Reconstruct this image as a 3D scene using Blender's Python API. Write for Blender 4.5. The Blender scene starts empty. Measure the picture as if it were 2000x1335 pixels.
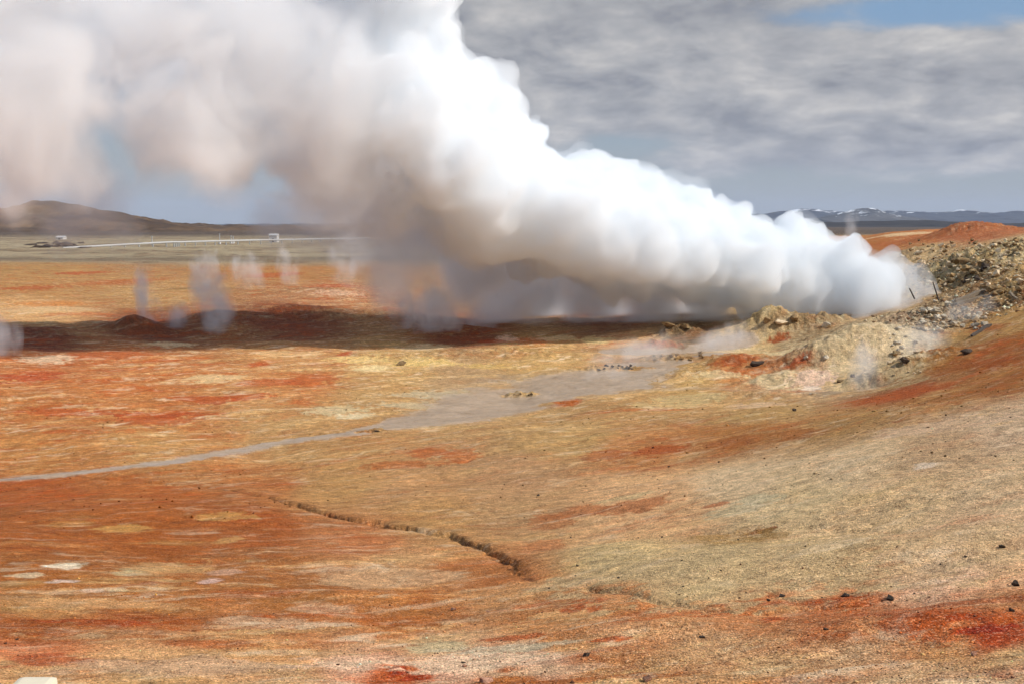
import bpy, bmesh, math, random
import numpy as np
from mathutils import Vector

random.seed(7)
pr = random.Random(5)
rng = np.random.default_rng(11)
sc = bpy.context.scene
C = sc.collection
R = math.radians

# ------------------------------------------------------------------ camera, sky, sun, exposure
H = 12.0                      # height of the eye above the plain
F = 2222.0                    # focal length in photo pixels (2000 wide)
PITCH = math.atan((667.5 - 438.0) / F)
cam = bpy.data.cameras.new("camera")
cam.sensor_width = 36.0
cam.lens = 36.0 * F / 2000.0
cam.clip_start = 0.2
cam.clip_end = 90000.0
co = bpy.data.objects.new("camera", cam)
C.objects.link(co)
co.location = (0, 0, H)
co.rotation_euler = (math.pi / 2 - PITCH, 0, 0)
sc.camera = co

SUN_AZ = R(103.0)              # clockwise from the view direction (+Y): from the right
SUN_EL = R(41.0)
sun = bpy.data.lights.new("sun", 'SUN')
sun.energy = 3.4
sun.angle = R(0.5)
sun.color = (1.0, 0.98, 0.95)
so = bpy.data.objects.new("sun", sun)
C.objects.link(so)
sdir = Vector((math.sin(SUN_AZ) * math.cos(SUN_EL), math.cos(SUN_AZ) * math.cos(SUN_EL), math.sin(SUN_EL)))
so.rotation_euler = sdir.to_track_quat('Z', 'Y').to_euler()
so.location = (60, 0, 80)

vs = sc.view_settings
vs.view_transform = 'Standard'
vs.look = 'None'
vs.gamma = 1.0
vs.use_curve_mapping = False
vs.exposure = 0.28
cy = sc.cycles
cy.max_bounces = 40
cy.volume_bounces = 36
cy.use_adaptive_sampling = True
cy.adaptive_threshold = 0.025
cy.adaptive_min_samples = 24
cy.diffuse_bounces = 3
cy.transparent_max_bounces = 24
cy.volume_step_rate = 1.0
cy.volume_max_steps = 256


class NT:
    """short helper to wire shader nodes"""
    def __init__(self, tree):
        self.t = tree
        tree.nodes.clear()

    def n(self, typ, **kw):
        nd = self.t.nodes.new(typ)
        for k, v in kw.items():
            setattr(nd, k, v)
        return nd

    def link(self, a, b):
        self.t.links.new(a, b)

    def _in(self, sock, v):
        if v is None:
            return
        if isinstance(v, bpy.types.NodeSocket):
            self.link(v, sock)
        elif hasattr(v, '__len__') and len(v) == 3 and sock.type == 'RGBA':
            sock.default_value = (*map(float, v), 1.0)
        else:
            sock.default_value = v

    def math(self, op, a, b=None, c=None, clamp=False):
        nd = self.n('ShaderNodeMath', operation=op, use_clamp=clamp)
        for i, v in enumerate((a, b, c)):
            self._in(nd.inputs[i], v)
        return nd.outputs[0]

    def vmath(self, op, a, b=None):
        nd = self.n('ShaderNodeVectorMath', operation=op)
        self._in(nd.inputs[0], a)
        if op == 'SCALE':
            self._in(nd.inputs['Scale'], b)
        else:
            self._in(nd.inputs[1], b)
        return nd.outputs[0]

    def noise(self, vec, scale, detail=4.0, rough=0.55, dist=0.0, ntype='FBM', lac=2.0):
        nd = self.n('ShaderNodeTexNoise', noise_type=ntype)
        self._in(nd.inputs['Vector'], vec)
        nd.inputs['Scale'].default_value = scale
        nd.inputs['Detail'].default_value = detail
        nd.inputs['Roughness'].default_value = rough
        nd.inputs['Lacunarity'].default_value = lac
        nd.inputs['Distortion'].default_value = dist
        return nd.outputs['Fac']

    def ramp(self, v, a, b, c=0.0, d=1.0, smooth=True):
        nd = self.n('ShaderNodeMapRange', interpolation_type='SMOOTHSTEP' if smooth else 'LINEAR', clamp=True)
        self._in(nd.inputs['Value'], v)
        nd.inputs['From Min'].default_value = a
        nd.inputs['From Max'].default_value = b
        self._in(nd.inputs['To Min'], c)
        self._in(nd.inputs['To Max'], d)
        return nd.outputs['Result']

    def mix(self, f, a, b, blend='MIX'):
        nd = self.n('ShaderNodeMix', data_type='RGBA', blend_type=blend)
        self._in(nd.inputs['Factor'], f)
        for s, v in ((nd.inputs[6], a), (nd.inputs[7], b)):
            self._in(s, v)
        return nd.outputs[2]


def srgb(r, g, b):
    def f(c):
        c /= 255.0
        return c / 12.92 if c <= 0.04045 else ((c + 0.055) / 1.055) ** 2.4
    return (f(r), f(g), f(b))


# world: Nishita sky with a deck of broken stratocumulus
W = bpy.data.worlds.new("World")
sc.world = W
W.use_nodes = True
n = NT(W.node_tree)
sky = n.n('ShaderNodeTexSky', sky_type='NISHITA')
sky.sun_disc = False
sky.sun_elevation = SUN_EL
sky.sun_rotation = SUN_AZ
sky.altitude = 50.0
sky.air_density = 1.0
sky.dust_density = 0.6
sky.ozone_density = 1.0
tc = n.n('ShaderNodeTexCoord')
sep = n.n('ShaderNodeSeparateXYZ')
n.link(tc.outputs['Generated'], sep.inputs[0])
X, Y, Z = sep.outputs
zz = n.math('ADD', n.math('MAXIMUM', Z, 0.0), 0.30)
u = n.math('DIVIDE', X, zz)
v = n.math('DIVIDE', Y, zz)
comb = n.n('ShaderNodeCombineXYZ')
n.link(u, comb.inputs[0])
n.link(v, comb.inputs[1])
uv = comb.outputs[0]
big = n.noise(uv, 1.9, 3.0, 0.5, 0.2)
med = n.noise(uv, 5.2, 6.0, 0.55, 0.25)
fine = n.noise(uv, 15.0, 5.0, 0.55, 0.2)
shade = n.math('ADD', n.math('MULTIPLY', med, 0.62), n.math('ADD', n.math('MULTIPLY', big, 0.25), n.math('MULTIPLY', fine, 0.22)))
ccol = n.n('ShaderNodeValToRGB')
n.link(n.ramp(shade, 0.42, 0.68, smooth=False), ccol.inputs[0])
cr = ccol.color_ramp
cr.elements[0].position = 0.0
SKYS = 0.10
k = 1.0 / SKYS / 1.214


def skc(r, g, b):
    c = srgb(r, g, b)
    return (c[0] * k, c[1] * k, c[2] * k, 1.0)


cr.elements[0].color = skc(138, 140, 147)
cr.elements[1].position = 1.0
cr.elements[1].color = skc(212, 208, 203)
e = cr.elements.new(0.45)
e.color = skc(172, 172, 174)
e = cr.elements.new(0.7)
e.color = skc(189, 187, 186)
# where the deck breaks open: low over the horizon, to the far left, and high on the right
az = n.math('ARCTAN2', X, Y)
low = n.ramp(Z, 0.022, 0.066)
left = n.ramp(az, -0.30, -0.08)
gx = n.math('DIVIDE', n.math('SUBTRACT', az, 0.375), 0.15)
gz = n.math('DIVIDE', n.math('SUBTRACT', Z, 0.169), 0.019)
gap = n.math('POWER', 2.718, n.math('MULTIPLY', n.math('ADD', n.math('MULTIPLY', gx, gx), n.math('MULTIPLY', gz, gz)), -1.0))
gx2 = n.math('DIVIDE', n.math('SUBTRACT', az, 0.09), 0.10)
gz2 = n.math('DIVIDE', n.math('SUBTRACT', Z, 0.066), 0.016)
gap2 = n.math('POWER', 2.718, n.math('MULTIPLY', n.math('ADD', n.math('MULTIPLY', gx2, gx2), n.math('MULTIPLY', gz2, gz2)), -1.0))
cover = n.math('ADD', n.math('MULTIPLY', low, left), n.math('MULTIPLY', n.math('SUBTRACT', shade, 0.52), 1.6))
cover = n.math('SUBTRACT', cover, n.math('ADD', n.math('MULTIPLY', gap, 0.95), n.math('MULTIPLY', gap2, 0.7)))
mask = n.ramp(cover, 0.25, 0.75)
air = n.mix(n.ramp(Z, 0.0, 0.17), skc(158, 163, 156), skc(122, 158, 194))
air = n.mix(0.12, air, sky.outputs[0])
skycol = n.mix(mask, air, ccol.outputs[0])
# far from the part of the sky the photo sees the deck is thinner
high = n.ramp(Z, 0.25, 0.6)
skycol = n.mix(n.math('MULTIPLY', high, 0.35), skycol, sky.outputs[0])
bg = n.n('ShaderNodeBackground')
bg.inputs['Strength'].default_value = SKYS
n.link(skycol, bg.inputs['Color'])
out = n.n('ShaderNodeOutputWorld')
n.link(bg.outputs[0], out.inputs['Surface'])


# ------------------------------------------------------------------ noise and geometry helpers
def _hash(ix, iy, iz, seed):
    h = (ix.astype(np.uint32) * np.uint32(374761393) + iy.astype(np.uint32) * np.uint32(668265263)
         + iz.astype(np.uint32) * np.uint32(2246822519) + np.uint32(seed * 974711 + 12345))
    h = (h ^ (h >> np.uint32(13))) * np.uint32(1274126177)
    h = h ^ (h >> np.uint32(16))
    return h


GC = np.cos(np.arange(256) * (2 * math.pi / 256)).astype(np.float32)
GS = np.sin(np.arange(256) * (2 * math.pi / 256)).astype(np.float32)


def noise2(x, y, seed=0):
    """gradient noise, about -1..1"""
    x = np.asarray(x, np.float64)
    y = np.asarray(y, np.float64)
    xi = np.floor(x).astype(np.int32)
    yi = np.floor(y).astype(np.int32)
    fx = (x - xi).astype(np.float32)
    fy = (y - yi).astype(np.float32)
    ux = fx * fx * fx * (fx * (fx * 6 - 15) + 10)
    uy = fy * fy * fy * (fy * (fy * 6 - 15) + 10)
    z0 = np.zeros_like(xi)

    def g(dx, dy):
        hh_ = _hash(xi + dx, yi + dy, z0, seed) >> np.uint32(24)
        return GC[hh_] * (fx - np.float32(dx)) + GS[hh_] * (fy - np.float32(dy))
    a = g(0, 0) * (1 - ux) + g(1, 0) * ux
    b = g(0, 1) * (1 - ux) + g(1, 1) * ux
    return (a * (1 - uy) + b * uy) * np.float32(1.5)


def fbm2(x, y, octv=4, seed=0, gain=0.5, lac=2.03):
    s = 0.0
    a = 1.0
    t = 0.0
    for i in range(octv):
        s = s + a * noise2(x, y, seed + i * 17)
        t += a
        a *= gain
        x = x * lac + 3.7
        y = y * lac - 1.3
    return s / t


def noise3(x, y, z, seed=0):
    """value noise, about -1..1"""
    xi, yi, zi = (np.floor(q).astype(np.int64) for q in (x, y, z))
    f = [q - np.floor(q) for q in (x, y, z)]
    w = [q * q * q * (q * (q * 6 - 15) + 10) for q in f]
    s = 0.0
    for dx in (0, 1):
        for dy in (0, 1):
            for dz in (0, 1):
                v = _hash(xi + dx, yi + dy, zi + dz, seed).astype(np.float64) / 2147483648.0 - 1.0
                s = s + v * (w[0] if dx else 1 - w[0]) * (w[1] if dy else 1 - w[1]) * (w[2] if dz else 1 - w[2])
    return s


def sstep(a, b, x):
    t = np.clip((x - a) / (b - a), 0, 1)
    return t * t * (3 - 2 * t)


CP, SP = math.cos(PITCH), math.sin(PITCH)


def ray(px, py):
    """world direction through a photo pixel, scaled to unit horizontal length"""
    cx = (np.asarray(px, float) - 1000.0) / F
    cyy = -(np.asarray(py, float) - 667.5) / F
    dx, dy, dz = cx, CP + cyy * SP, -SP + cyy * CP
    h = np.hypot(dx, dy)
    return dx / h, dy / h, dz / h


def at(px, py, d):
    """the point d metres away (measured along the ground) in the direction of a photo pixel"""
    a, b, c = ray(px, py)
    return np.array([a * d, b * d, H + c * d])


def new_mesh(name, verts, faces, mat=None, parent=None, smooth=False):
    me = bpy.data.meshes.new(name)
    me.from_pydata([tuple(map(float, q)) for q in verts], [], [tuple(map(int, q)) for q in faces])
    me.update()
    if smooth:
        me.polygons.foreach_set('use_smooth', [True] * len(me.polygons))
    o = bpy.data.objects.new(name, me)
    C.objects.link(o)
    if mat:
        me.materials.append(mat)
    if parent:
        o.parent = parent
    return o


def grid_mesh(name, V, quads, mat, smooth=True):
    """fast mesh from an (n,3) array and an (m,4) array"""
    me = bpy.data.meshes.new(name)
    me.vertices.add(len(V))
    me.vertices.foreach_set('co', np.ascontiguousarray(V, np.float32).ravel())
    m = len(quads)
    me.loops.add(m * 4)
    me.loops.foreach_set('vertex_index', np.ascontiguousarray(quads, np.int32).ravel())
    me.polygons.add(m)
    me.polygons.foreach_set('loop_start', np.arange(0, m * 4, 4, dtype=np.int32))
    if smooth:
        me.polygons.foreach_set('use_smooth', np.ones(m, bool))
    me.update(calc_edges=True)
    me.materials.append(mat)
    o = bpy.data.objects.new(name, me)
    C.objects.link(o)
    return o


def set_attr(me, name, rgb):
    a = me.attributes.new(name, 'FLOAT_COLOR', 'POINT')
    buf = np.ones((len(rgb), 4), np.float32)
    buf[:, :rgb.shape[1]] = rgb
    a.data.foreach_set('color', buf.ravel())


def tag(o, label, cat, group=None):
    o['label'] = label
    o['category'] = cat
    if group:
        o['group'] = group
    return o


def kind(o, kd):
    o['kind'] = kd
    return o


def own(o, parent):
    """hang a mesh built in world space under a thing without moving it"""
    o.parent = parent
    o.matrix_parent_inverse = parent.matrix_basis.inverted()
    return o


# ------------------------------------------------------------------ the lie of the land
# points read off the photograph: direction, and how far the ground is there
CTRL = {
    0:    [(1335, 17), (1150, 27), (1040, 38), (935, 60), (830, 78), (700, 108), (660, 126), (620, 150), (540, 255), (500, 420), (470, 850)],
    500:  [(1335, 16.5), (1150, 27), (1040, 39), (985, 46), (885, 66), (800, 80), (690, 110), (650, 128), (612, 150), (540, 250), (500, 420), (470, 850)],
    1000: [(1335, 16), (1230, 21), (1145, 27.5), (1085, 34), (950, 50), (850, 66), (770, 90), (700, 108), (660, 124), (610, 155), (560, 220), (500, 420), (470, 850)],
    1250: [(1335, 15.7), (1150, 24.5), (1040, 35.5), (900, 55), (840, 67), (740, 95), (690, 112), (650, 128), (610, 150), (560, 215)],
    1500: [(1335, 15.5), (1190, 22), (1040, 33), (900, 50), (830, 63), (760, 90), (700, 110), (650, 126), (600, 146), (550, 215), (500, 420), (470, 900)],
    1750: [(1335, 15.2), (1190, 21.5), (1030, 32), (900, 44), (800, 62), (730, 92), (680, 108), (630, 124), (600, 136), (560, 160), (500, 205), (470, 275), (455, 340)],
    2000: [(1335, 15), (1190, 21), (1000, 32), (850, 47), (720, 75), (660, 93), (610, 110), (560, 130), (480, 160), (462, 185), (455, 260)],
    2300: [(1335, 15), (1000, 31), (800, 50), (650, 80), (580, 110), (500, 140), (452, 170), (450, 260)],
    2800: [(1335, 15), (1000, 31), (700, 70), (560, 120), (480, 170)],
    -400: [(1335, 17), (1150, 27), (960, 58), (700, 110), (620, 155), (540, 260), (500, 430)],
    -1000: [(1335, 17), (1150, 27), (980, 60), (700, 112), (560, 230)],
}
cp = []
for px, rows in CTRL.items():
    for py, d in rows:
        cp.append(at(px, py, d))
for a in np.linspace(0, 2 * math.pi, 24, endpoint=False):
    cp.append(np.array([math.sin(a) * 3.0, math.cos(a) * 3.0, H - 2.2]))
    for rr, zz_ in ((1500, 0.0), (6000, 0.0)):
        cp.append(np.array([math.sin(a) * rr, math.cos(a) * rr, zz_]))
    if math.cos(a) < 0.35:
        cp.append(np.array([math.sin(a) * 40, math.cos(a) * 40, 5.0]))
        cp.append(np.array([math.sin(a) * 200, math.cos(a) * 200, 1.5]))
cp = np.array(cp)


def warp_uv(x, y):
    r = np.hypot(x, y) + 1e-6
    L = np.log(np.maximum(r, 0.5)) * 1.25 / r
    return x * L, y * L


cu, cv_ = warp_uv(cp[:, 0], cp[:, 1])


def _phi(r2):
    return 0.5 * r2 * np.log(r2 + 1e-12)


_n = len(cp)
A = np.zeros((_n + 3, _n + 3))
A[:_n, :_n] = _phi((cu[:, None] - cu[None]) ** 2 + (cv_[:, None] - cv_[None]) ** 2) + np.eye(_n) * 2e-4
A[:_n, _n] = 1
A[:_n, _n + 1] = cu
A[:_n, _n + 2] = cv_
A[_n:, :_n] = A[:_n, _n:].T
wts = np.linalg.solve(A, np.concatenate([cp[:, 2], np.zeros(3)]))


def base_z(x, y):
    x = np.asarray(x, float)
    sh = x.shape
    x = x.ravel()
    y = np.asarray(y, float).ravel()
    o = np.empty(len(x))
    for i in range(0, len(x), 60000):
        uu, vv = warp_uv(x[i:i + 60000], y[i:i + 60000])
        P = _phi((uu[:, None] - cu[None]) ** 2 + (vv[:, None] - cv_[None]) ** 2)
        o[i:i + 60000] = P @ wts[:_n] + wts[_n] + wts[_n + 1] * uu + wts[_n + 2] * vv
    return o.reshape(sh)


def hit(px, py, zf=None):
    """where the ray through a photo pixel meets the land: (x, y, z)"""
    zf = zf or base_z
    a, b, c = ray(px, py)
    ds = np.geomspace(9, 1500, 700)
    gap_ = (H + c * ds) - zf(a * ds, b * ds)
    i = np.argmax(gap_ < 0)
    if gap_[i] >= 0:
        i = len(ds) - 1
    d0, d1 = ds[max(i - 1, 0)], ds[i]
    for _ in range(14):
        m = 0.5 * (d0 + d1)
        if H + c * m - zf(np.array([a * m]), np.array([b * m]))[0] < 0:
            d1 = m
        else:
            d0 = m
    m = 0.5 * (d0 + d1)
    return np.array([a * m, b * m, H + c * m])


def line(pts, step=None):
    """photo pixels along the ground -> world polyline"""
    return np.array([hit(*p)[:2] for p in pts])


def poly_dist(x, y, P):
    """distance to a polyline, position along it 0..1 and the side (+ = left of travel)"""
    best = np.full(x.shape, 1e9)
    tt = np.zeros(x.shape)
    sd = np.zeros(x.shape)
    m = len(P) - 1
    for i in range(m):
        ax, ay = P[i]
        bx, by = P[i + 1]
        ex, ey = bx - ax, by - ay
        L2 = ex * ex + ey * ey + 1e-9
        t = np.clip(((x - ax) * ex + (y - ay) * ey) / L2, 0, 1)
        qx, qy = x - ax - t * ex, y - ay - t * ey
        d = np.hypot(qx, qy)
        k_ = d < best
        best = np.where(k_, d, best)
        tt = np.where(k_, (i + t) / m, tt)
        sd = np.where(k_, np.sign(ex * qy - ey * qx), sd)
    return best, tt, sd


GULLY = line([(385, 938), (480, 962), (560, 985), (620, 1003), (690, 1018), (780, 1033), (870, 1048), (930, 1066), (965, 1085), (990, 1105), (1020, 1130), (1045, 1142)])
GULLY2 = line([(1045, 1142), (1120, 1150), (1180, 1153), (1240, 1158), (1300, 1172), (1400, 1188), (1520, 1192), (1650, 1180), (1800, 1170), (2010, 1168)])
CREASE = line([(1130, 1082), (1180, 1058), (1260, 1045), (1400, 1044), (1520, 1040), (1600, 1035), (1700, 1046), (1820, 1050), (2010, 1035)])
CRACK = line([(560, 925), (700, 914), (850, 908), (905, 900), (930, 888), (1000, 872), (1150, 862), (1300, 858)])
CRACK2 = line([(-20, 935), (150, 925), (300, 938), (390, 945), (470, 960)])
STREAM = line([(-60, 938), (60, 930), (200, 917), (330, 903), (430, 884), (520, 867), (600, 856), (700, 843), (800, 824)])
MUDPOLY = [(800, 824), (900, 795), (1000, 770), (1100, 738), (1180, 728)]
MUDW = line([(720, 838), (860, 815), (1000, 780), (1120, 752), (1200, 735), (1270, 715), (1340, 703), (1400, 692)])
POOL = line([(1215, 688), (1280, 686), (1370, 680), (1440, 672)])
DITCH = line([(1120, 768), (1250, 760), (1420, 762), (1560, 768), (1680, 762), (1730, 745)])

# mounds and ridges: (px, py of the foot, half width m, half depth m, height m, rubbly 0..1)
MOUNDS = [
    (1690, 706, 6.0, 4.2, 3.0, 0.55), (1770, 672, 6.0, 5.0, 1.5, 0.5), (1590, 726, 5.5, 3.2, 1.5, 0.5), (1540, 752, 5.0, 2.8, 1.2, 0.4),
    (1560, 655, 5.5, 4.0, 2.0, 0.9), (1500, 660, 2.8, 3.0, 1.6, 0.9), (1620, 640, 3.0, 3.0, 1.3, 0.9), (1325, 655, 3.0, 2.5, 1.3, 1.0), (1440, 660, 5.0, 4.0, 1.0, 0.3),
    (1290, 680, 3.2, 1.8, 0.8, 0.5), (1190, 722, 4.0, 1.0, 0.35, 0.9), (1300, 704, 3.6, 1.2, 0.6, 0.7), (1430, 705, 3.2, 1.6, 0.6, 0.5), (1015, 774, 1.6, 0.9, 0.22, 0.8),
    (1105, 785, 2.0, 0.9, 0.16, 0.3), (1780, 722, 5.0, 3.0, 1.1, 0.6), (1700, 745, 2.2, 1.6, 0.5, 0.7), (730, 842, 1.3, 0.5, 0.08, 0.6),
    (260, 640, 3.2, 3.0, 1.5, 0.2), (430, 628, 6.0, 5.0, 1.2, 0.2), (560, 618, 12.0, 6.0, 1.5, 0.2), (760, 622, 10.0, 6.0, 1.0, 0.2),
    (880, 650, 8.0, 5.0, 0.7, 0.2), (60, 655, 10.0, 6.0, 0.9, 0.2), (640, 575, 12.0, 9.0, 1.0, 0.2), (1893, 462, 9.0, 16.0, 2.6, 0.6), (1880, 470, 18.0, 22.0, 0.8, 0.1),
    (1960, 545, 7.0, 10.0, 1.2, 0.8), (1870, 520, 6.0, 9.0, 1.6, 0.9), (1790, 500, 7.0, 12.0, 0.9, 0.7), (1770, 975, 6.0, 5.0, 0.25, 0.1), (860, 700, 5.0, 4.0, 0.5, 0.35),
    (1480, 1105, 6.5, 3.2, 0.32, 0), (1200, 1085, 3.5, 2.6, 0.25, 0), (1780, 1085, 4.0, 2.5, 0.22, 0), (1780, 1225, 3.2, 1.3, 0.22, 0), (1250, 1225, 2.2, 0.9, 0.15, 0), (700, 1170, 2.5, 1.4, 0.18, 0), (640, 1095, 3.0, 2.0, 0.2, 0), (1650, 920, 6.5, 5.0, 0.3, 0), (1320, 960, 6.0, 4.0, 0.22, 0), (830, 985, 4.0, 3.5, 0.25, 0), (250, 1000, 8.0, 5.0, 0.25, 0), (1900, 800, 8.0, 6.0, 0.4, 0.1),
    (1720, 660, 9.0, 5.5, 2.0, 0.5), (1450, 722, 5.0, 3.0, 1.3, 0.4), (1370, 735, 5.0, 2.5, 0.7, 0.35), (1620, 700, 4.0, 2.5, 0.8, 0.4), (1480, 775, 5.0, 2.2, 0.5, 0.2), (740, 700, 4.0, 3.0, 0.4, 0.35), (1000, 690, 7.0, 4.0, 0.45, 0.35),
]
MND = []
for (mx, my, wx, wy, hh, rb) in MOUNDS:
    q = hit(mx, my)
    MND.append((q[0], q[1], wx, wy, hh, rb))
# hollows: steaming holes, and the shaded dip in front of the bank
PITS = [(1688, 752, 1.8, 1.4, 0.8), (1800, 690, 3.0, 3.5, 0.5), (1870, 560, 3.0, 5.0, 1.0), (1955, 590, 4.0, 5.0, 1.2), (380, 652, 16.0, 5.0, 0.6), (1420, 640, 6.0, 5.0, 0.8)]
PT = []
for (mx, my, wx, wy, hh) in PITS:
    q = hit(mx, my)
    PT.append((q[0], q[1], wx, wy, hh))

# rubble: the stony bank at the right and the pale slope under the vent
RUB = [(1880, 520, 17.0, 26.0, 1.0), (1985, 500, 14.0, 30.0, 1.0), (1860, 620, 6.5, 9.0, 0.9), (1790, 660, 5.0, 7.0, 0.6), (1950, 580, 8.0, 10.0, 0.8)]
RB = []
for (mx, my, wx, wy, ww) in RUB:
    q = hit(mx, my)
    RB.append((q[0], q[1], wx, wy, ww))


def masks(x, y):
    r = np.hypot(x, y)
    wob = fbm2(x * 0.23, y * 0.23, 3, 5)
    rub = np.zeros_like(x)
    for (mx, my, wx, wy, ww) in RB:
        rub = np.maximum(rub, ww * sstep(1.25, 0.65, np.hypot((x - mx) / wx, (y - my) / wy) + 0.35 * wob))
    # mud: the stream, and the flat it spreads over
    d1, t1, s1 = poly_dist(x, y, STREAM)
    w1 = 0.55 + 0.5 * t1 + 0.35 * fbm2(x * 0.6, y * 0.6, 3, 9)
    mud = sstep(1.25, 0.4, d1 / np.maximum(w1, 0.15) + 0.5 * fbm2(x * 1.2, y * 0.7, 4, 24))
    d2, t2, s2 = poly_dist(x, y, MUDW)
    w2 = np.interp(t2, [0, 0.15, 0.35, 0.5, 0.62, 0.75, 1.0], [1.0, 3.2, 6.0, 7.0, 4.6, 2.2, 1.5]) * (1 + 0.55 * fbm2(x * 0.16, y * 0.22, 4, 21))
    mud = np.maximum(mud, sstep(1.3, 0.62, d2 / np.maximum(w2, 0.2) + 0.45 * fbm2(x * 0.55, y * 0.4, 5, 22, 0.6)))
    d3, t3, s3 = poly_dist(x, y, POOL)
    mud = np.maximum(mud, sstep(1.05, 0.8, d3 / (2.4 * (1 + 0.4 * fbm2(x * 0.3, y * 0.3, 3, 23)))))
    d4, t4, s4 = poly_dist(x, y, DITCH)
    mud = np.maximum(mud, 0.4 * sstep(1.1, 0.3, d4 / (0.9 + 0.5 * wob)))
    isl = np.zeros_like(x)
    for (mx, my, wx, wy, hh, rb) in MND[9:18]:
        isl = np.maximum(isl, sstep(1.15, 0.8, np.hypot((x - mx) / wx, (y - my) / wy) + 0.3 * fbm2(x * 0.8, y * 0.8, 3, 31)))
    mud = mud * (1 - isl)
    return rub, mud, isl


def land(x, y, full=True):
    x = np.asarray(x, float)
    y = np.asarray(y, float)
    z = base_z(x, y)
    r = np.hypot(x, y)
    rub, mud, isl = masks(x, y)
    near = sstep(1500, 300, r)
    roughm = rub * 1.1
    for (mx, my, wx, wy, hh, rb) in MND:
        q = ((x - mx) / wx) ** 2 + ((y - my) / wy) ** 2
        b = np.exp(-q * 1.5)
        z = z + hh * b
        roughm = np.maximum(roughm, rb * np.clip(b * 1.6, 0, 1))
    for (mx, my, wx, wy, hh) in PT:
        z = z - hh * np.exp(-1.5 * (((x - mx) / wx) ** 2 + ((y - my) / wy) ** 2))
    # swells, ribs and clods
    amp = near * (1 - 0.93 * mud)
    z = z + amp * 0.22 * np.clip(r / 60, 0.4, 1.6) * fbm2(x * 0.11 + 3, y * 0.14, 4, 41)
    z = z + amp * 0.075 * fbm2(x * 0.55, y * 0.7, 5, 42, 0.55)
    z = z + amp * 0.018 * fbm2(x * 3.1, y * 3.1, 3, 43) * sstep(70, 25, r)
    ridg = 1 - np.abs(fbm2(x * 0.42, y * 0.42, 4, 44)) * 2.0
    blk = fbm2(x * 1.15, y * 1.15, 3, 45)
    z = z + roughm * (0.30 * (ridg - 0.6) + 0.28 * np.clip(blk * 2.2, -0.7, 0.9))
    far = sstep(150, 420, r) * sstep(5000, 900, r)
    z = z + far * 0.9 * fbm2(x * 0.012, y * 0.018, 5, 46) + far * 0.35 * fbm2(x * 0.06, y * 0.06, 3, 47)
    # the gully: an undercut on its upper (right-hand) bank
    for P, w0, dep, sgn in ((GULLY, 0.065, 0.14, 1), (GULLY2, 0.16, 0.12, 1), (CREASE, 0.30, 0.12, 1), (CRACK, 0.20, 0.13, 1), (CRACK2, 0.2, 0.12, 1)):
        wx_ = x + 0.45 * fbm2(x * 1.1, y * 1.1, 5, 51, 0.6)
        wy_ = y + 0.45 * fbm2(x * 1.1, y * 1.1, 5, 52, 0.6)
        d, t, s = poly_dist(wx_, wy_, P)
        e_ = sstep(0.0, 0.25, t) * sstep(1.0, 0.75, t)
        wv = w0 * (0.7 + 0.8 * np.clip(fbm2(x * 0.5, y * 0.5, 2, 53) + 0.4, 0, 1.2))
        cut = np.exp(-(d / wv) ** 2)
        soft = np.exp(-(d / (wv * 5)) ** 2)
        var = np.clip(0.75 + 0.9 * fbm2(x * 0.8, y * 0.8, 3, 54), 0.15, 1.5)
        z = z - e_ * dep * (var * cut + 0.35 * soft)
        if P is GULLY:
            # bank steps up on the far side
            z = z + e_ * 0.11 * np.where(s > 0, 1, 0) * sstep(0.05, 0.3, d) * np.exp(-(d / 2.2) ** 2)
    if full:
        return z, rub, mud, isl, roughm
    return z


# grid: fine where the photo looks, coarse behind
SC = 1.0
th_in = np.linspace(R(-28.5), R(28.5), int(1000 * SC))
side = R(28.5) + (math.pi - R(28.5)) * np.linspace(0, 1, 60)[1:] ** 1.4
th = np.concatenate([-side[::-1][1:], th_in, side])
th = np.concatenate([[-math.pi], th]) if th[0] > -math.pi + 1e-6 else th
rs = [2.0]
while rs[-1] < 1000:
    q = rs[-1]
    if q < 8:
        stp = 0.5
    else:
        stp = 0.0045 / SC * q * math.sqrt(max(q, 13) / 60.0)
        if 90 < q < 200:
            stp *= 0.6
    rs.append(q + stp)
rs = np.concatenate([rs, np.geomspace(rs[-1] * 1.03, 60000, 90)])
nr, nt = len(rs), len(th)
TH, RR = np.meshgrid(th, rs)
gx_, gy_ = (RR * np.sin(TH)).ravel(), (RR * np.cos(TH)).ravel()
gz_, rub, mud, isl, roughm = land(gx_, gy_)
print('grid', nr, nt)
V = np.stack([gx_, gy_, gz_], 1)
GZ = gz_.reshape(nr, nt)


def ghit(px, py):
    """where the ray through a photo pixel meets the finished land"""
    a, b, c = ray(px, py)
    t_ = np.interp(math.atan2(a, b), th, np.arange(nt))
    i = int(t_)
    f = t_ - i
    colz = GZ[:, i] * (1 - f) + GZ[:, min(i + 1, nt - 1)] * f
    g = H + c * rs - colz
    g[rs < 8] = 1.0
    k_ = int(np.argmax(g < 0))
    if g[k_] >= 0:
        k_ = len(rs) - 2
    f = g[k_ - 1] / (g[k_ - 1] - g[k_] + 1e-12)
    d = rs[k_ - 1] + (rs[k_] - rs[k_ - 1]) * min(max(f, 0), 1)
    return np.array([a * d, b * d, H + c * d])


# ------------------------------------------------------------------ colours of the ground (its own, with gully and crack shade painted in)
KL = 0.90     # how much brighter sunlit ground shows than its own colour


def alb(r, g, b):
    c = srgb(r, g, b)
    sat = min(max((r - b - 70) / 50.0, 0.0), 1.0)
    return np.array([c[0] / KL, c[1] / KL * (0.962 - 0.02 * sat), c[2] / KL * (0.95 - 0.14 * sat)])


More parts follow.
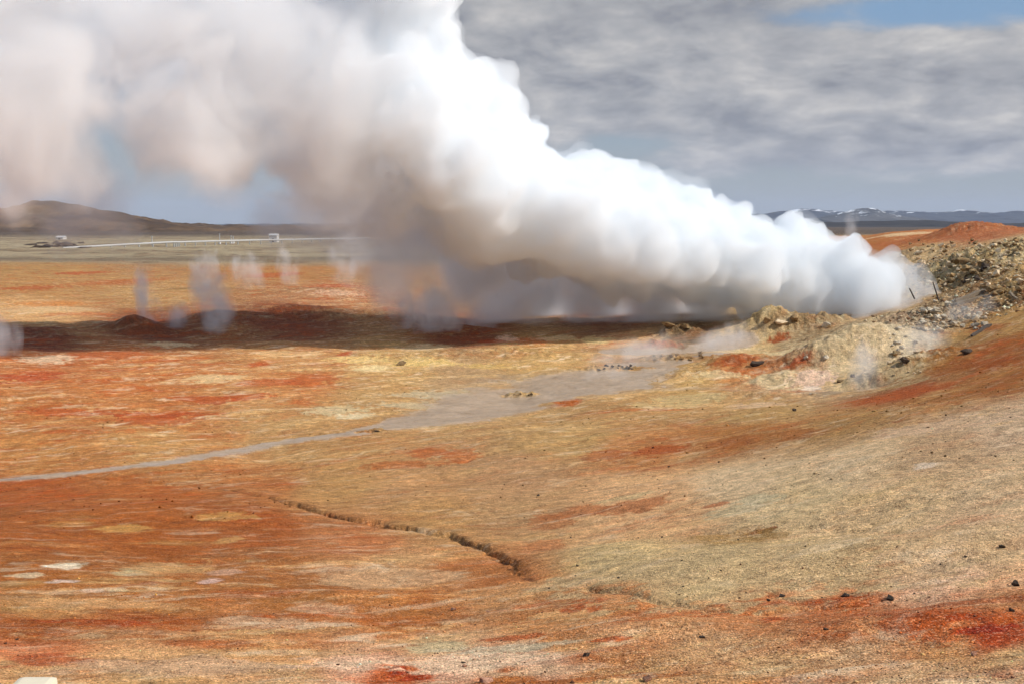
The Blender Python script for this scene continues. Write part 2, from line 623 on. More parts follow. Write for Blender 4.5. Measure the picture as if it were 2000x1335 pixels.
# (px, py): colour, red streaks, cream streaks, grit
SAMP = [
    (60, 520, 196, 152, 98, .5, .2, .2), (300, 520, 192, 146, 98, .6, .2, .2), (560, 530, 196, 142, 90, .5, .2, .2), (800, 540, 196, 148, 98, .4, .3, .2), (1000, 530, 190, 148, 100, .3, .3, .2), (1300, 530, 190, 140, 90, .3, .3, .2),
    (60, 560, 205, 155, 100, .5, .3, .2), (300, 570, 206, 160, 106, .4, .5, .2), (680, 575, 206, 150, 108, .8, .6, .2), (1000, 580, 196, 150, 100, .4, .3, .2),
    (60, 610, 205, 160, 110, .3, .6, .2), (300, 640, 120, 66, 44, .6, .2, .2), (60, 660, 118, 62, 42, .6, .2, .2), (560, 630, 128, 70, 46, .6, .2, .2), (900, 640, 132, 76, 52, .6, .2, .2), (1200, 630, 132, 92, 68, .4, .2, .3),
    (60, 720, 200, 130, 84, .9, .5, .2), (300, 700, 204, 140, 92, .8, .8, .2), (560, 700, 206, 155, 104, .5, .9, .2), (800, 700, 208, 172, 116, .3, 1.0, .3), (1050, 690, 205, 168, 112, .3, .9, .3), (1250, 665, 200, 160, 115, .5, .6, .3),
    (60, 800, 202, 138, 86, .8, .6, .2), (300, 790, 200, 132, 82, .8, .6, .2), (560, 760, 200, 140, 90, .7, .5, .2), (750, 770, 196, 156, 104, .2, .7, .2), (900, 750, 186, 154, 112, .1, .5, .2),
    (60, 880, 200, 140, 86, .7, .6, .2), (300, 860, 202, 152, 98, .5, .7, .2), (560, 830, 200, 158, 106, .3, .6, .2), (620, 880, 196, 150, 98, .4, .4, .2),
    (60, 960, 180, 100, 52, .8, .2, .25), (300, 970, 180, 104, 54, .7, .25, .25), (500, 940, 190, 124, 76, .5, .4, .25), (60, 1040, 172, 98, 48, .3, .25, .25), (300, 1050, 170, 96, 46, .3, .3, .25), (500, 1030, 170, 96, 50, .4, .3, .25), (700, 1060, 184, 118, 76, .6, .4, .3),
    (650, 950, 194, 148, 96, .2, .4, .25), (800, 960, 192, 146, 100, .3, .2, .3), (1000, 940, 186, 144, 102, .15, .3, .35), (1000, 1000, 186, 146, 102, .3, .4, .45), (850, 1010, 186, 142, 92, .3, .4, .35),
    (60, 1120, 172, 104, 54, .3, .4, .3), (300, 1110, 172, 106, 58, .3, .5, .3), (520, 1110, 178, 114, 66, .3, .5, .4), (800, 1090, 196, 150, 104, .2, .7, .5), (900, 1110, 186, 122, 74, .3, .2, .4), (960, 1130, 176, 108, 62, .2, .2, .4),
    (60, 1180, 196, 142, 90, .4, .7, .5), (300, 1180, 188, 126, 74, .5, .6, .5), (560, 1160, 180, 116, 64, .5, .4, .5), (800, 1170, 190, 124, 72, .6, .4, .6), (1000, 1160, 200, 146, 98, .5, .5, .6), (60, 1230, 176, 96, 48, .7, .3, .5), (300, 1215, 174, 90, 44, .7, .3, .5), (560, 1220, 190, 124, 78, .6, .6, .6), (800, 1220, 182, 108, 56, .7, .4, .6), (1050, 1210, 192, 128, 80, .7, .5, .7),
    (60, 1280, 196, 120, 82, .7, .4, .5), (300, 1290, 206, 158, 112, .3, .6, .6), (560, 1270, 204, 148, 100, .5, .7, .6), (850, 1262, 206, 166, 122, .3, .8, .6), (1100, 1260, 200, 144, 96, .6, .6, .8), (60, 1320, 204, 158, 110, .2, .7, .6), (300, 1325, 204, 162, 112, .1, .7, .6), (560, 1320, 206, 164, 118, .2, .8, .8), (760, 1325, 188, 96, 54, .9, .5, .8), (700, 1300, 222, 180, 146, .2, .9, .8), (900, 1300, 222, 180, 148, .3, .9, .9), (1050, 1300, 212, 172, 138, .2, .7, .9), (1000, 1332, 186, 116, 66, .7, .5, .9),
    (1250, 880, 186, 128, 80, .6, .3, .4), (1100, 850, 192, 154, 102, .2, .5, .3), (1300, 800, 188, 148, 98, .2, .6, .3), (1500, 800, 182, 146, 94, .2, .5, .4), (1450, 850, 172, 116, 66, .5, .2, .5), (1650, 820, 178, 136, 84, .3, .4, .5), (1850, 770, 178, 120, 66, .5, .3, .4),
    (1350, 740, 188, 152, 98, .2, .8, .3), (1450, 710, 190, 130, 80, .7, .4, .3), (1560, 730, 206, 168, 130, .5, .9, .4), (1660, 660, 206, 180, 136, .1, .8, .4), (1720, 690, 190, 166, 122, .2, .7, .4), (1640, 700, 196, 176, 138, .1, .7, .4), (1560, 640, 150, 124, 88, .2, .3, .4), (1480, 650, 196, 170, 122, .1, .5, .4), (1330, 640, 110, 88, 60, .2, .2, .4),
    (1780, 740, 172, 138, 92, .4, .6, .5), (1850, 700, 174, 116, 62, .6, .2, .3), (1950, 680, 170, 104, 52, .7, .2, .3), (1980, 620, 184, 146, 90, .2, .5, .3), (1920, 640, 186, 142, 86, .4, .5, .3), (1980, 740, 172, 110, 58, .6, .3, .3), (1760, 770, 172, 92, 50, .7, .1, .4),
    (1250, 960, 190, 150, 108, .2, .3, .5), (1450, 930, 190, 164, 126, .1, .4, .6), (1650, 900, 190, 164, 126, .15, .4, .8), (1850, 880, 194, 160, 120, .2, .3, 1.), (1970, 840, 206, 176, 140, .2, .6, .9), (1970, 950, 188, 160, 122, .2, .3, 1.), (1750, 980, 190, 160, 118, .3, .3, 1.), (1550, 980, 186, 162, 120, .1, .4, .8), (1300, 1010, 188, 148, 106, .4, .3, .6),
    (1200, 1090, 180, 154, 108, .0, .3, .7), (1400, 1090, 182, 156, 112, .05, .3, .8), (1600, 1070, 190, 164, 122, .15, .4, .8), (1800, 1060, 192, 160, 122, .2, .3, .9), (1970, 1060, 190, 160, 122, .2, .3, .9), (1400, 1140, 180, 152, 108, .1, .2, .8), (1600, 1130, 184, 148, 106, .3, .3, .9), (1850, 1120, 202, 164, 132, .3, .6, .9), (1980, 1130, 196, 152, 114, .3, .4, .9),
    (1250, 1195, 186, 118, 72, .6, .3, .7), (1450, 1180, 182, 118, 76, .6, .2, .7), (1450, 1215, 194, 132, 88, .6, .4, .8), (1650, 1180, 180, 104, 62, .8, .2, .8), (1650, 1220, 186, 118, 76, .7, .3, .9), (1850, 1200, 182, 96, 54, .9, .3, .9), (1950, 1225, 168, 68, 32, .9, .2, .8), (1980, 1170, 186, 128, 84, .5, .4, .9),
    (1200, 1250, 204, 152, 108, .5, .6, .9), (1400, 1260, 204, 158, 114, .2, .6, 1.), (1650, 1270, 202, 158, 116, .2, .6, 1.), (1850, 1260, 190, 138, 92, .4, .4, 1.), (1980, 1280, 192, 148, 104, .3, .5, 1.), (1200, 1310, 198, 148, 100, .4, .6, 1.), (1500, 1310, 200, 160, 116, .2, .6, 1.), (1800, 1310, 202, 160, 120, .3, .6, 1.), (1500, 1333, 190, 132, 84, .6, .5, 1.), (1980, 1328, 196, 142, 108, .5, .5, 1.),
    (1640, 465, 190, 128, 66, .3, .1, .3), (1700, 480, 186, 118, 62, .4, .1, .3), (1720, 455, 204, 156, 98, .2, .9, .3), (1780, 462, 190, 116, 68, .7, .5, .3), (1880, 440, 176, 100, 62, .5, .2, .6), (1930, 455, 180, 106, 68, .5, .2, .6), (1800, 470, 186, 120, 70, .6, .2, .5),
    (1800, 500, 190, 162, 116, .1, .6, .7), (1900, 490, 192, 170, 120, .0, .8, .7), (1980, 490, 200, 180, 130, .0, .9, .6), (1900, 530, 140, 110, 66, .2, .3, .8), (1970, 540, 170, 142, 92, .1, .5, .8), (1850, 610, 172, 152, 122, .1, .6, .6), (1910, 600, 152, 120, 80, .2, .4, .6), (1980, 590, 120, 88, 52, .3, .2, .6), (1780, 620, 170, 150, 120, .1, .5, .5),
]
# distinct stains (px, py, half width px, half height px, colour, strength)
STAINS = [
    (130, 1105, 30, 9, (236, 222, 190), .9), (55, 1122, 34, 5, (226, 200, 160), .8), (125, 1135, 24, 5, (222, 196, 176), .8), (275, 1112, 34, 8, (186, 172, 128), .8), (340, 1108, 70, 16, (200, 154, 104), .8), (440, 1117, 42, 6, (206, 168, 140), .6),
    (415, 1134, 20, 4, (222, 186, 168), .8), (245, 1031, 44, 9, (202, 154, 92), .75), (130, 1020, 40, 6, (192, 138, 80), .6), (440, 1008, 52, 10, (198, 148, 88), .8), (450, 1052, 26, 7, (202, 156, 100), .7), (180, 1152, 20, 4, (222, 190, 160), .7), (230, 1152, 22, 4, (212, 190, 146), .6),
    (200, 1216, 100, 8, (170, 66, 26), .8), (400, 1258, 90, 10, (172, 74, 34), .6), (100, 1285, 70, 12, (182, 88, 52), .7), (780, 1304, 26, 8, (176, 54, 18), .9), (810, 1325, 30, 10, (170, 56, 22), .9), (860, 1262, 70, 12, (206, 186, 142), .8), (1020, 1262, 60, 10, (206, 184, 146), .7),
    (1150, 1172, 60, 6, (186, 76, 36), .7), (1120, 1188, 30, 7, (180, 66, 26), .8), (1160, 1188, 24, 8, (176, 64, 26), .7), (1000, 1245, 80, 5, (182, 80, 34), .7), (1200, 1246, 60, 5, (186, 76, 34), .8), (1930, 1226, 70, 9, (168, 50, 18), .9), (1880, 1203, 40, 8, (174, 62, 28), .8), (1770, 1200, 60, 10, (178, 74, 38), .6), (1620, 1170, 100, 5, (172, 72, 40), .8), (1510, 1206, 36, 5, (184, 70, 32), .7), (1470, 1178, 110, 5, (182, 100, 66), .7), (1850, 1180, 160, 5, (182, 94, 56), .6),
    (1240, 985, 90, 12, (186, 108, 64), .7), (1130, 1000, 70, 14, (186, 110, 66), .7), (1080, 1015, 50, 12, (184, 112, 68), .6), (1060, 1064, 44, 10, (188, 122, 80), .7), (900, 890, 40, 14, (190, 106, 58), .7), (840, 884, 40, 12, (190, 108, 62), .8), (800, 905, 90, 8, (190, 110, 62), .7), (1290, 878, 60, 9, (178, 88, 42), .85), (1180, 888, 50, 9, (182, 104, 60), .7), (1420, 864, 60, 10, (168, 96, 48), .7), (1560, 845, 50, 9, (164, 98, 48), .8), (1350, 842, 90, 6, (184, 118, 66), .5),
    (1490, 1036, 30, 4, (176, 86, 40), .8), (1430, 1055, 90, 12, (160, 124, 70), .7), (1500, 1045, 50, 10, (150, 116, 64), .6), (1440, 995, 60, 12, (196, 180, 140), .7), (1480, 975, 50, 14, (194, 180, 142), .7), (1220, 970, 60, 5, (210, 186, 136), .6), (1400, 985, 30, 5, (196, 112, 72), .7), (1740, 1100, 36, 4, (182, 96, 48), .8), (1700, 1072, 50, 6, (180, 118, 66), .6), (1830, 1105, 60, 12, (208, 176, 146), .7), (1580, 1130, 46, 5, (208, 182, 150), .6), (1810, 908, 26, 5, (226, 204, 176), .8), (1840, 830, 140, 12, (206, 174, 140), .7), (1790, 960, 40, 12, (200, 172, 130), .6),
    (300, 820, 70, 10, (190, 90, 50), .7), (340, 810, 110, 5, (186, 78, 44), .7), (150, 805, 110, 7, (190, 86, 44), .7), (480, 775, 50, 8, (190, 92, 54), .7), (60, 735, 50, 10, (190, 84, 50), .8), (520, 745, 60, 8, (192, 102, 64), .7), (610, 740, 50, 12, (190, 96, 54), .7), (400, 780, 60, 8, (188, 82, 42), .7), (220, 690, 70, 9, (192, 102, 60), .7), (330, 672, 50, 5, (232, 206, 160), .8), (90, 700, 50, 8, (226, 196, 160), .8), (700, 700, 60, 7, (228, 198, 136), .8), (830, 680, 50, 8, (230, 206, 160), .7), (720, 720, 40, 8, (236, 214, 160), .8), (820, 705, 70, 7, (224, 196, 130), .7), (675, 690, 14, 5, (192, 78, 44), .9), (505, 712, 20, 5, (190, 90, 50), .8), (660, 800, 60, 9, (212, 196, 152), .7), (690, 812, 34, 8, (220, 204, 164), .8), (420, 735, 60, 6, (228, 200, 150), .7), (860, 770, 90, 9, (198, 188, 156), .6), (800, 790, 60, 8, (196, 184, 150), .6), (560, 690, 60, 6, (222, 184, 132), .7), (950, 715, 50, 6, (214, 184, 116), .6), (1030, 665, 50, 6, (206, 120, 76), .8), (990, 662, 24, 7, (238, 206, 176), .8), (960, 668, 30, 6, (190, 76, 44), .7), (1090, 660, 44, 5, (236, 214, 166), .6), (1160, 662, 36, 5, (226, 206, 150), .7),
    (1690, 672, 70, 24, (214, 190, 148), .8), (1725, 638, 70, 10, (222, 198, 156), .8), (1590, 738, 50, 16, (238, 208, 182), .8), (1560, 714, 60, 7, (176, 98, 50), .7), (1515, 728, 50, 7, (224, 202, 154), .7), (1640, 718, 36, 9, (228, 204, 164), .7), (1770, 650, 40, 16, (206, 192, 160), .6), (1745, 720, 30, 10, (150, 110, 64), .7), (1400, 730, 60, 8, (214, 192, 146), .7), (1420, 680, 50, 8, (222, 200, 154), .7),
    (1420, 1098, 330, 46, (198, 172, 126), .7), (1750, 1060, 240, 30, (202, 170, 124), .5), (860, 1293, 240, 13, (242, 200, 164), .85), (1080, 1306, 130, 12, (226, 186, 146), .7), (1000, 1264, 150, 10, (208, 190, 156), .7), (1080, 1332, 300, 7, (180, 108, 60), .8), (770, 1130, 160, 22, (210, 170, 128), .7), (620, 1190, 60, 12, (216, 176, 138), .6), (560, 1215, 120, 10, (214, 176, 138), .6), (200, 1180, 180, 10, (208, 160, 112), .7), (330, 1300, 180, 14, (214, 176, 140), .6), (1000, 1112, 40, 14, (172, 110, 64), .6),
    (1110, 784, 30, 5, (186, 96, 40), .95), (1440, 702, 46, 10, (182, 86, 42), .85), (1500, 712, 40, 10, (186, 110, 60), .7), (1560, 703, 34, 6, (190, 84, 46), .8), (1610, 715, 9, 10, (190, 92, 54), .8), (1590, 740, 44, 16, (226, 190, 160), .8), (1585, 760, 24, 5, (238, 222, 200), .7), (1530, 690, 60, 8, (216, 196, 150), .7), (1640, 645, 60, 12, (210, 186, 142), .7), (1520, 663, 24, 5, (170, 84, 44), .9), (1290, 672, 40, 5, (180, 96, 60), .8), (1740, 775, 80, 8, (174, 78, 36), .8), (1800, 760, 60, 10, (176, 88, 44), .7), (1930, 705, 40, 14, (164, 84, 34), .7), (1860, 720, 50, 10, (166, 92, 40), .6), (1930, 640, 30, 8, (174, 96, 48), .7), (1480, 790, 60, 5, (220, 186, 150), .6), (1350, 775, 80, 6, (204, 182, 130), .6), (1300, 790, 80, 5, (202, 176, 124), .6), (1260, 800, 90, 3, (192, 104, 56), .6),
    (650, 560, 50, 6, (186, 84, 46), .7), (660, 572, 60, 6, (224, 184, 150), .6), (540, 536, 40, 4, (186, 92, 48), .7), (250, 548, 60, 4, (190, 98, 50), .6), (60, 562, 50, 4, (186, 86, 44), .7), (200, 555, 80, 3, (186, 96, 48), .5), (160, 533, 40, 3, (190, 84, 48), .7), (100, 592, 80, 4, (204, 128, 68), .6), (100, 605, 90, 5, (220, 186, 140), .6), (160, 614, 60, 4, (206, 112, 70), .5),
    (1760, 456, 40, 4, (226, 196, 150), .8), (1790, 466, 60, 5, (186, 104, 60), .7), (1730, 448, 30, 3, (216, 180, 120), .7),
]


def colour_fields(x, y, z):
    """per-point own colour and grit"""
    S = np.array([[*ghit(s[0], s[1])[:2], *alb(*s[2:5]), *s[5:]] for s in SAMP])
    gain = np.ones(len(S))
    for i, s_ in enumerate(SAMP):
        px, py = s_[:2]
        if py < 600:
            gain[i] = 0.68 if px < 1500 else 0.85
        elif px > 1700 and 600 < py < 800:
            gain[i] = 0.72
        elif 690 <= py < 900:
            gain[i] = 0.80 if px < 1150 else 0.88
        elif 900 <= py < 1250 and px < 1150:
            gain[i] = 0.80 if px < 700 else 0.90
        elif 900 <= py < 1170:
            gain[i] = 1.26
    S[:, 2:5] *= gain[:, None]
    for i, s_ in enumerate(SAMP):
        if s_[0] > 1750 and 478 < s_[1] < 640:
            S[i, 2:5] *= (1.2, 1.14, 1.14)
    su, sv = warp_uv(S[:, 0], S[:, 1])
    L = len(x)
    out = np.zeros((L, 6))
    wobx = 0.05 * fbm2(x * 0.14, y * 0.14, 3, 61)
    woby = 0.05 * fbm2(x * 0.14, y * 0.14, 3, 62)
    su, sv = su.astype(np.float32), sv.astype(np.float32)
    S32 = S[:, 2:].astype(np.float32)
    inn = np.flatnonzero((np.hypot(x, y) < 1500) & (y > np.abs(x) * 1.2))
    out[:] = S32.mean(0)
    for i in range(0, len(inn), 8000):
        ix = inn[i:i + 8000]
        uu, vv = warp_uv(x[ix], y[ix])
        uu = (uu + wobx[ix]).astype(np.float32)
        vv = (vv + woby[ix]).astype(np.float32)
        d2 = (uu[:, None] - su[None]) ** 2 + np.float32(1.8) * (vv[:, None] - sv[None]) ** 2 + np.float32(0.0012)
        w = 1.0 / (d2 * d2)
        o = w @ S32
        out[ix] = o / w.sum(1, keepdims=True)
    return out


def streaks(x, y, seed, el=3.0, sc=1.0):
    """soil bands: slanting away to the right out on the flat, nearly level on the near slope"""
    r = np.hypot(x, y)
    o = 0
    wn = sstep(55, 32, r)
    for ang, w in ((R(36), 1 - wn), (R(27), wn)):
        c, s = math.cos(ang), math.sin(ang)
        a = (x * c + y * s) / el
        b = -x * s + y * c
        qx = a + 0.5 * fbm2(x * 0.5 * sc, y * 0.5 * sc, 3, seed + 3)
        qy = b + 0.6 * fbm2(x * 0.5 * sc, y * 0.5 * sc, 3, seed + 4)
        o = o + w * fbm2(qx * sc, qy * sc, 5, seed, 0.58)
    return o


def surf(x, y):
    return land(np.asarray(x, float), np.asarray(y, float), False)


def ground_colour(x, y, z, rub, mud, isl, roughm):
    r = np.hypot(x, y)
    cf = colour_fields(x, y, z)
    col, redw, crw, grit = cf[:, :3].copy(), cf[:, 3], cf[:, 4], cf[:, 5]
    s1 = streaks(x, y, 71, 3.2, 0.42)
    s2 = streaks(x, y, 72, 2.6, 0.9)
    s3 = streaks(x, y, 73, 2.2, 2.2)
    s4 = streaks(x, y, 74, 3.4, 0.30)
    # broad light and dark bands of the soil itself
    col *= np.exp(0.30 * s4 + 0.20 * s2 + 0.14 * s3)[:, None]

    def blend(m, c, k=1.0):
        m = np.clip(m * k, 0, 1)[:, None]
        col[:] = col * (1 - m) + c[None] * m
    tone = (0.75 + 0.5 * sstep(-0.4, 0.5, s3))
    RED, RUST, CREAM, PALE, OLIVE = alb(174, 80, 34), alb(162, 86, 38), alb(222, 184, 130), alb(230, 204, 164), alb(176, 150, 92)
    blend(sstep(0.10, 0.42, s1 + 0.45 * s3) * redw * tone, RED, 0.85)
    blend(sstep(0.12, 0.45, s2 - 0.4 * s4) * redw, RUST, 0.7)
    blend(sstep(0.10, 0.45, -s1 + 0.5 * s3) * crw * tone, CREAM, 0.75)
    blend(sstep(0.22, 0.5, -s2 + 0.45 * s3) * crw, PALE, 0.65)
    blend(sstep(0.15, 0.5, s4 - 0.6 * s2) * (1 - redw) * 0.6, OLIVE, 0.7)
    # the stains one can point at
    wb = fbm2(x * 0.6, y * 0.6, 4, 81)
    wb2 = fbm2(x * 2.0, y * 2.0, 4, 82)
    for (px, py, hw, hh, c, st) in STAINS:
        q = ghit(px, py)
        d = math.hypot(q[0], q[1])
        q2 = ghit(px, py - hh)
        d2 = math.hypot(q2[0], q2[1])
        rx = hw * d / F
        ry = min(max(d2 - d, 0.02 * d * 0.3), 0.16 * d)
        # patches lean the way the streaks run
        ca = 0.16 * ry / max(rx, 1e-3)
        dx, dy = x - q[0], y - q[1]
        near = (np.abs(dx) < rx * 2.2) & (np.abs(dy) < ry * 2.6 + 0.35 * rx)
        if not near.any():
            continue
        ax, ay = dx[near], dy[near]
        u_ = ax / rx
        v_ = (ay - ca * ax) / ry
        e_ = np.hypot(u_, v_) + 0.5 * wb[near] + 0.45 * wb2[near] + 0.75 * s3[near] + 0.5 * s2[near]
        m = (sstep(1.12, 0.75, e_) * st)[:, None]
        if c[1] < 80:
            c = (c[0] + 4, c[1] + 10, c[2] + 2)
        col[near] = col[near] * (1 - m) + (alb(*c) * (0.8 if c[1] < 115 else 0.92))[None] * m
    lum = (col @ np.array([0.3, 0.55, 0.15]))[:, None]
    col[:] = np.clip(lum + (col - lum) * 1.04, 0.006, 1)
    # lichen-green lava plain towards the pipeline, beyond the orange ground
    th_ = np.arctan2(x, y)
    edge = 330 + 70 * fbm2(x * 0.01, y * 0.01, 3, 91) + 900 * sstep(0.02, 0.25, th_)
    g_ = sstep(-25, 30, r - edge)
    n1 = fbm2(x * 0.03, y * 0.022, 5, 92)
    n2 = fbm2(x * 0.12, y * 0.06, 4, 93)
    moss = alb(154, 141, 112)[None] * (1 - sstep(-0.15, 0.35, n1))[:, None] + alb(122, 106, 82)[None] * sstep(-0.15, 0.35, n1)[:, None]
    dk = sstep(0.18, 0.45, n2 + 0.4 * n1)[:, None] * 0.75
    moss = moss * (1 - dk) + alb(84, 70, 52)[None] * dk
    band = np.exp(-((r - 385 - 30 * n1) / 32) ** 2)[:, None] * 0.7
    moss = moss * (1 - band) + alb(104, 92, 74)[None] * band
    col[:] = col * (1 - g_[:, None]) + moss * g_[:, None]
    farr = sstep(850, 1500, r)[:, None]
    col[:] = col * (1 - farr) + (alb(74, 64, 54) * 0.8)[None] * farr
    # stony ground: pale crust and brown blotches, scattered by noise
    nb = fbm2(x * 0.7, y * 0.7, 4, 95)
    nb2 = fbm2(x * 2.3, y * 2.3, 3, 96)
    m = (roughm * sstep(0.05, 0.4, nb + 0.5 * nb2))[:, None] * 0.7
    col[:] = col * (1 - m) + alb(112, 90, 58)[None] * m
    m = (roughm * sstep(0.1, 0.4, -nb + 0.5 * nb2))[:, None] * 0.55
    col[:] = col * (1 - m) + alb(206, 192, 150)[None] * m
    # grey mud
    mm = np.clip(mud * (0.94 + 0.2 * s3), 0, 1)[:, None]
    mc = alb(164, 144, 120)[None] * np.exp(0.35 * s2 + 0.3 * s3)[:, None]
    col[:] = col * (1 - mm) + mc * mm
    # shade of the gully, its far bank and the cracks, painted in broken patches
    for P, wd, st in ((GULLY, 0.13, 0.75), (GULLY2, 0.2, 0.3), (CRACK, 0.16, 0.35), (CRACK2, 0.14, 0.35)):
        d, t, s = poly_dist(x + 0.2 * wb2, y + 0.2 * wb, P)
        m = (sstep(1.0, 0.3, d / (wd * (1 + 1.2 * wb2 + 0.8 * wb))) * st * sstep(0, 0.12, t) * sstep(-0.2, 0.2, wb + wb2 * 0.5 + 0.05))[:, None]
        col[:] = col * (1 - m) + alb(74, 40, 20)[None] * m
        if P is GULLY:
            m = (np.where(s > 0, 1, 0) * sstep(1.0, 0.2, d / 0.9) * sstep(-0.1, 0.5, wb + wb2))[:, None] * 0.55
            col[:] = col * (1 - m) + alb(140, 92, 50)[None] * m
    return np.clip(col, 0.01, 0.85), grit, np.stack([redw * (1 - mud), crw * (1 - mud), g_], 1)


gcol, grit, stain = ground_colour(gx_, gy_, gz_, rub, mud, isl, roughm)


# ------------------------------------------------------------------ materials
def material(name):
    m = bpy.data.materials.new(name)
    m.use_nodes = True
    return m, NT(m.node_tree)


def ground_material(name, wet):
    m, n = material(name)
    out = n.n('ShaderNodeOutputMaterial')
    p = n.n('ShaderNodeBsdfPrincipled')
    n.link(p.outputs[0], out.inputs['Surface'])
    col = n.n('ShaderNodeAttribute', attribute_name='surface_colour').outputs['Color']
    ms = n.n('ShaderNodeAttribute', attribute_name='soil').outputs['Color']
    sp = n.n('ShaderNodeSeparateColor')
    n.link(ms, sp.inputs[0])
    g, mudv, rough = sp.outputs
    geo = n.n('ShaderNodeNewGeometry')
    pos = geo.outputs['Position']
    n1 = n.noise(pos, 2.2, 6, 0.62)
    n2 = n.noise(pos, 11.0, 4, 0.65)
    n3 = n.noise(pos, 34.0, 3, 0.6)
    vor = n.n('ShaderNodeTexVoronoi', feature='F1')
    vor.inputs['Scale'].default_value = 26.0
    vor.inputs['Randomness'].default_value = 1.0
    n.link(pos, vor.inputs['Vector'])
    vsep = n.n('ShaderNodeSeparateColor')
    n.link(vor.outputs['Color'], vsep.inputs[0])
    # broad mottling
    f = n.math('MULTIPLY', n.math('SUBTRACT', n1, 0.5), 1.3)
    f = n.math('ADD', f, n.math('MULTIPLY', n.math('SUBTRACT', n2, 0.5), 1.0))
    gritty = n.math('ADD', n.math('MULTIPLY', g, 0.9), 0.1)
    f = n.math('ADD', f, n.math('MULTIPLY', n.math('MULTIPLY', n.math('SUBTRACT', n3, 0.5), 1.1), gritty))
    f = n.math('ADD', f, n.math('MULTIPLY', n.math('MULTIPLY', n.math('SUBTRACT', vsep.outputs[0], 0.5), 0.55), gritty))
    f = n.math('MULTIPLY', f, n.math('SUBTRACT', 1.0, n.math('MULTIPLY', mudv, 0.72)))
    f = n.math('POWER', 2.0, n.math('MULTIPLY', f, 1.85))
    c = n.mix(1.0, col, f, 'MULTIPLY')
    # crust flecks, rust flecks and thin dark seams running with the slope
    st = n.n('ShaderNodeSeparateColor')
    n.link(n.n('ShaderNodeAttribute', attribute_name='stain').outputs['Color'], st.inputs[0])
    mp = n.n('ShaderNodeMapping')
    mp.vector_type = 'TEXTURE'
    mp.inputs['Rotation'].default_value = (0, 0, R(33))
    mp.inputs['Scale'].default_value = (2.3, 1.0, 1.0)
    n.link(pos, mp.inputs['Vector'])
    sv = mp.outputs[0]
    sa = n.noise(sv, 0.9, 9, 0.68, 0.6)
    sb = n.noise(n.vmath('ADD', sv, (31.0, 7.0, 3.0)), 0.8, 9, 0.68, 0.6)
    sd = n.noise(n.vmath('ADD', sv, (3.0, 57.0, 9.0)), 0.45, 7, 0.62, 0.8)
    c = n.mix(n.math('MULTIPLY', n.ramp(sa, 0.53, 0.68), n.math('MULTIPLY', st.outputs[1], 0.95), clamp=True), c, tuple(alb(238, 214, 176)))
    c = n.mix(n.math('MULTIPLY', n.ramp(sb, 0.54, 0.66), n.math('MULTIPLY', st.outputs[0], 0.85), clamp=True), c, tuple(alb(166, 78, 34)))
    seam = n.ramp(n.math('ABSOLUTE', n.math('SUBTRACT', sd, 0.5)), 0.0, 0.016, 0.5, 0.0)
    seam = n.math('MULTIPLY', seam, n.math('SUBTRACT', 1.0, st.outputs[2], clamp=True))
    c = n.mix(seam, c, n.mix(1.0, c, (0.5, 0.42, 0.36), 'MULTIPLY'))
    # dark grains and pale grains of other minerals
    dk = n.math('MULTIPLY', n.ramp(vsep.outputs[1], 0.84, 0.90), n.math('MULTIPLY', gritty, 0.7))
    c = n.mix(dk, c, n.mix(1.0, c, (0.34, 0.28, 0.24), 'MULTIPLY'))
    lt = n.math('MULTIPLY', n.ramp(vsep.outputs[2], 0.84, 0.90), n.math('MULTIPLY', gritty, 0.8))
    c = n.mix(lt, c, n.mix(0.35, n.mix(1.0, c, (1.5, 1.5, 1.5), 'MULTIPLY'), tuple(alb(236, 206, 166))))
    n.link(c, p.inputs['Base Color'])
    if wet:
        wv = n.ramp(n.noise(pos, 0.9, 4, 0.6), 0.35, 0.65)
        n.link(n.math('ADD', 0.30, n.math('MULTIPLY', wv, 0.3)), p.inputs['Roughness'])
        p.inputs['Specular IOR Level'].default_value = 0.5
    else:
        p.inputs['Roughness'].default_value = 0.95
        p.inputs['Specular IOR Level'].default_value = 0.15
    hgt = n.math('ADD', n.math('MULTIPLY', n2, 0.05), n.math('MULTIPLY', n3, 0.022))
    hgt = n.math('ADD', hgt, n.math('MULTIPLY', n.math('SUBTRACT', 0.6, vor.outputs['Distance']), n.math('MULTIPLY', gritty, 0.022)))
    hgt = n.math('ADD', hgt, n.math('MULTIPLY', n1, n.math('ADD', 0.05, n.math('MULTIPLY', rough, 0.35))))
    b = n.n('ShaderNodeBump')
    b.inputs['Strength'].default_value = 0.25 if wet else 1.0
    b.inputs['Distance'].default_value = 0.6 if wet else 1.3
    n.link(hgt, b.inputs['Height'])
    n.link(b.outputs[0], p.inputs['Normal'])
    return m


M_GROUND = ground_material('mineral_soil', False)
M_MUD = ground_material('wet_grey_mud', True)

idx = np.arange(nr * nt).reshape(nr, nt)
quads = np.stack([idx[:-1, :-1], idx[:-1, 1:], idx[1:, 1:], idx[1:, :-1]], -1).reshape(-1, 4)
# the closing seam behind the camera
qm = mud[quads].mean(1) > 0.55
qm &= np.hypot(gx_, gy_)[quads[:, 0]] < 160


def piece(name, sel, mat):
    q = quads[sel]
    used = np.unique(q)
    rem = np.full(len(V), -1, np.int64)
    rem[used] = np.arange(len(used))
    o = grid_mesh(name, V[used], rem[q][:, ::-1], mat)
    set_attr(o.data, 'surface_colour', gcol[used])
    set_attr(o.data, 'stain', stain[used])
    set_attr(o.data, 'soil', np.stack([grit[used], mud[used], roughm[used]], 1))
    return kind(o, 'structure')


ground = piece('ground', ~qm, M_GROUND)
mudo = piece('mud_stream', qm, M_MUD)
del quads


def zat(x, y):
    return float(land(np.array([x]), np.array([y]), False)[0])


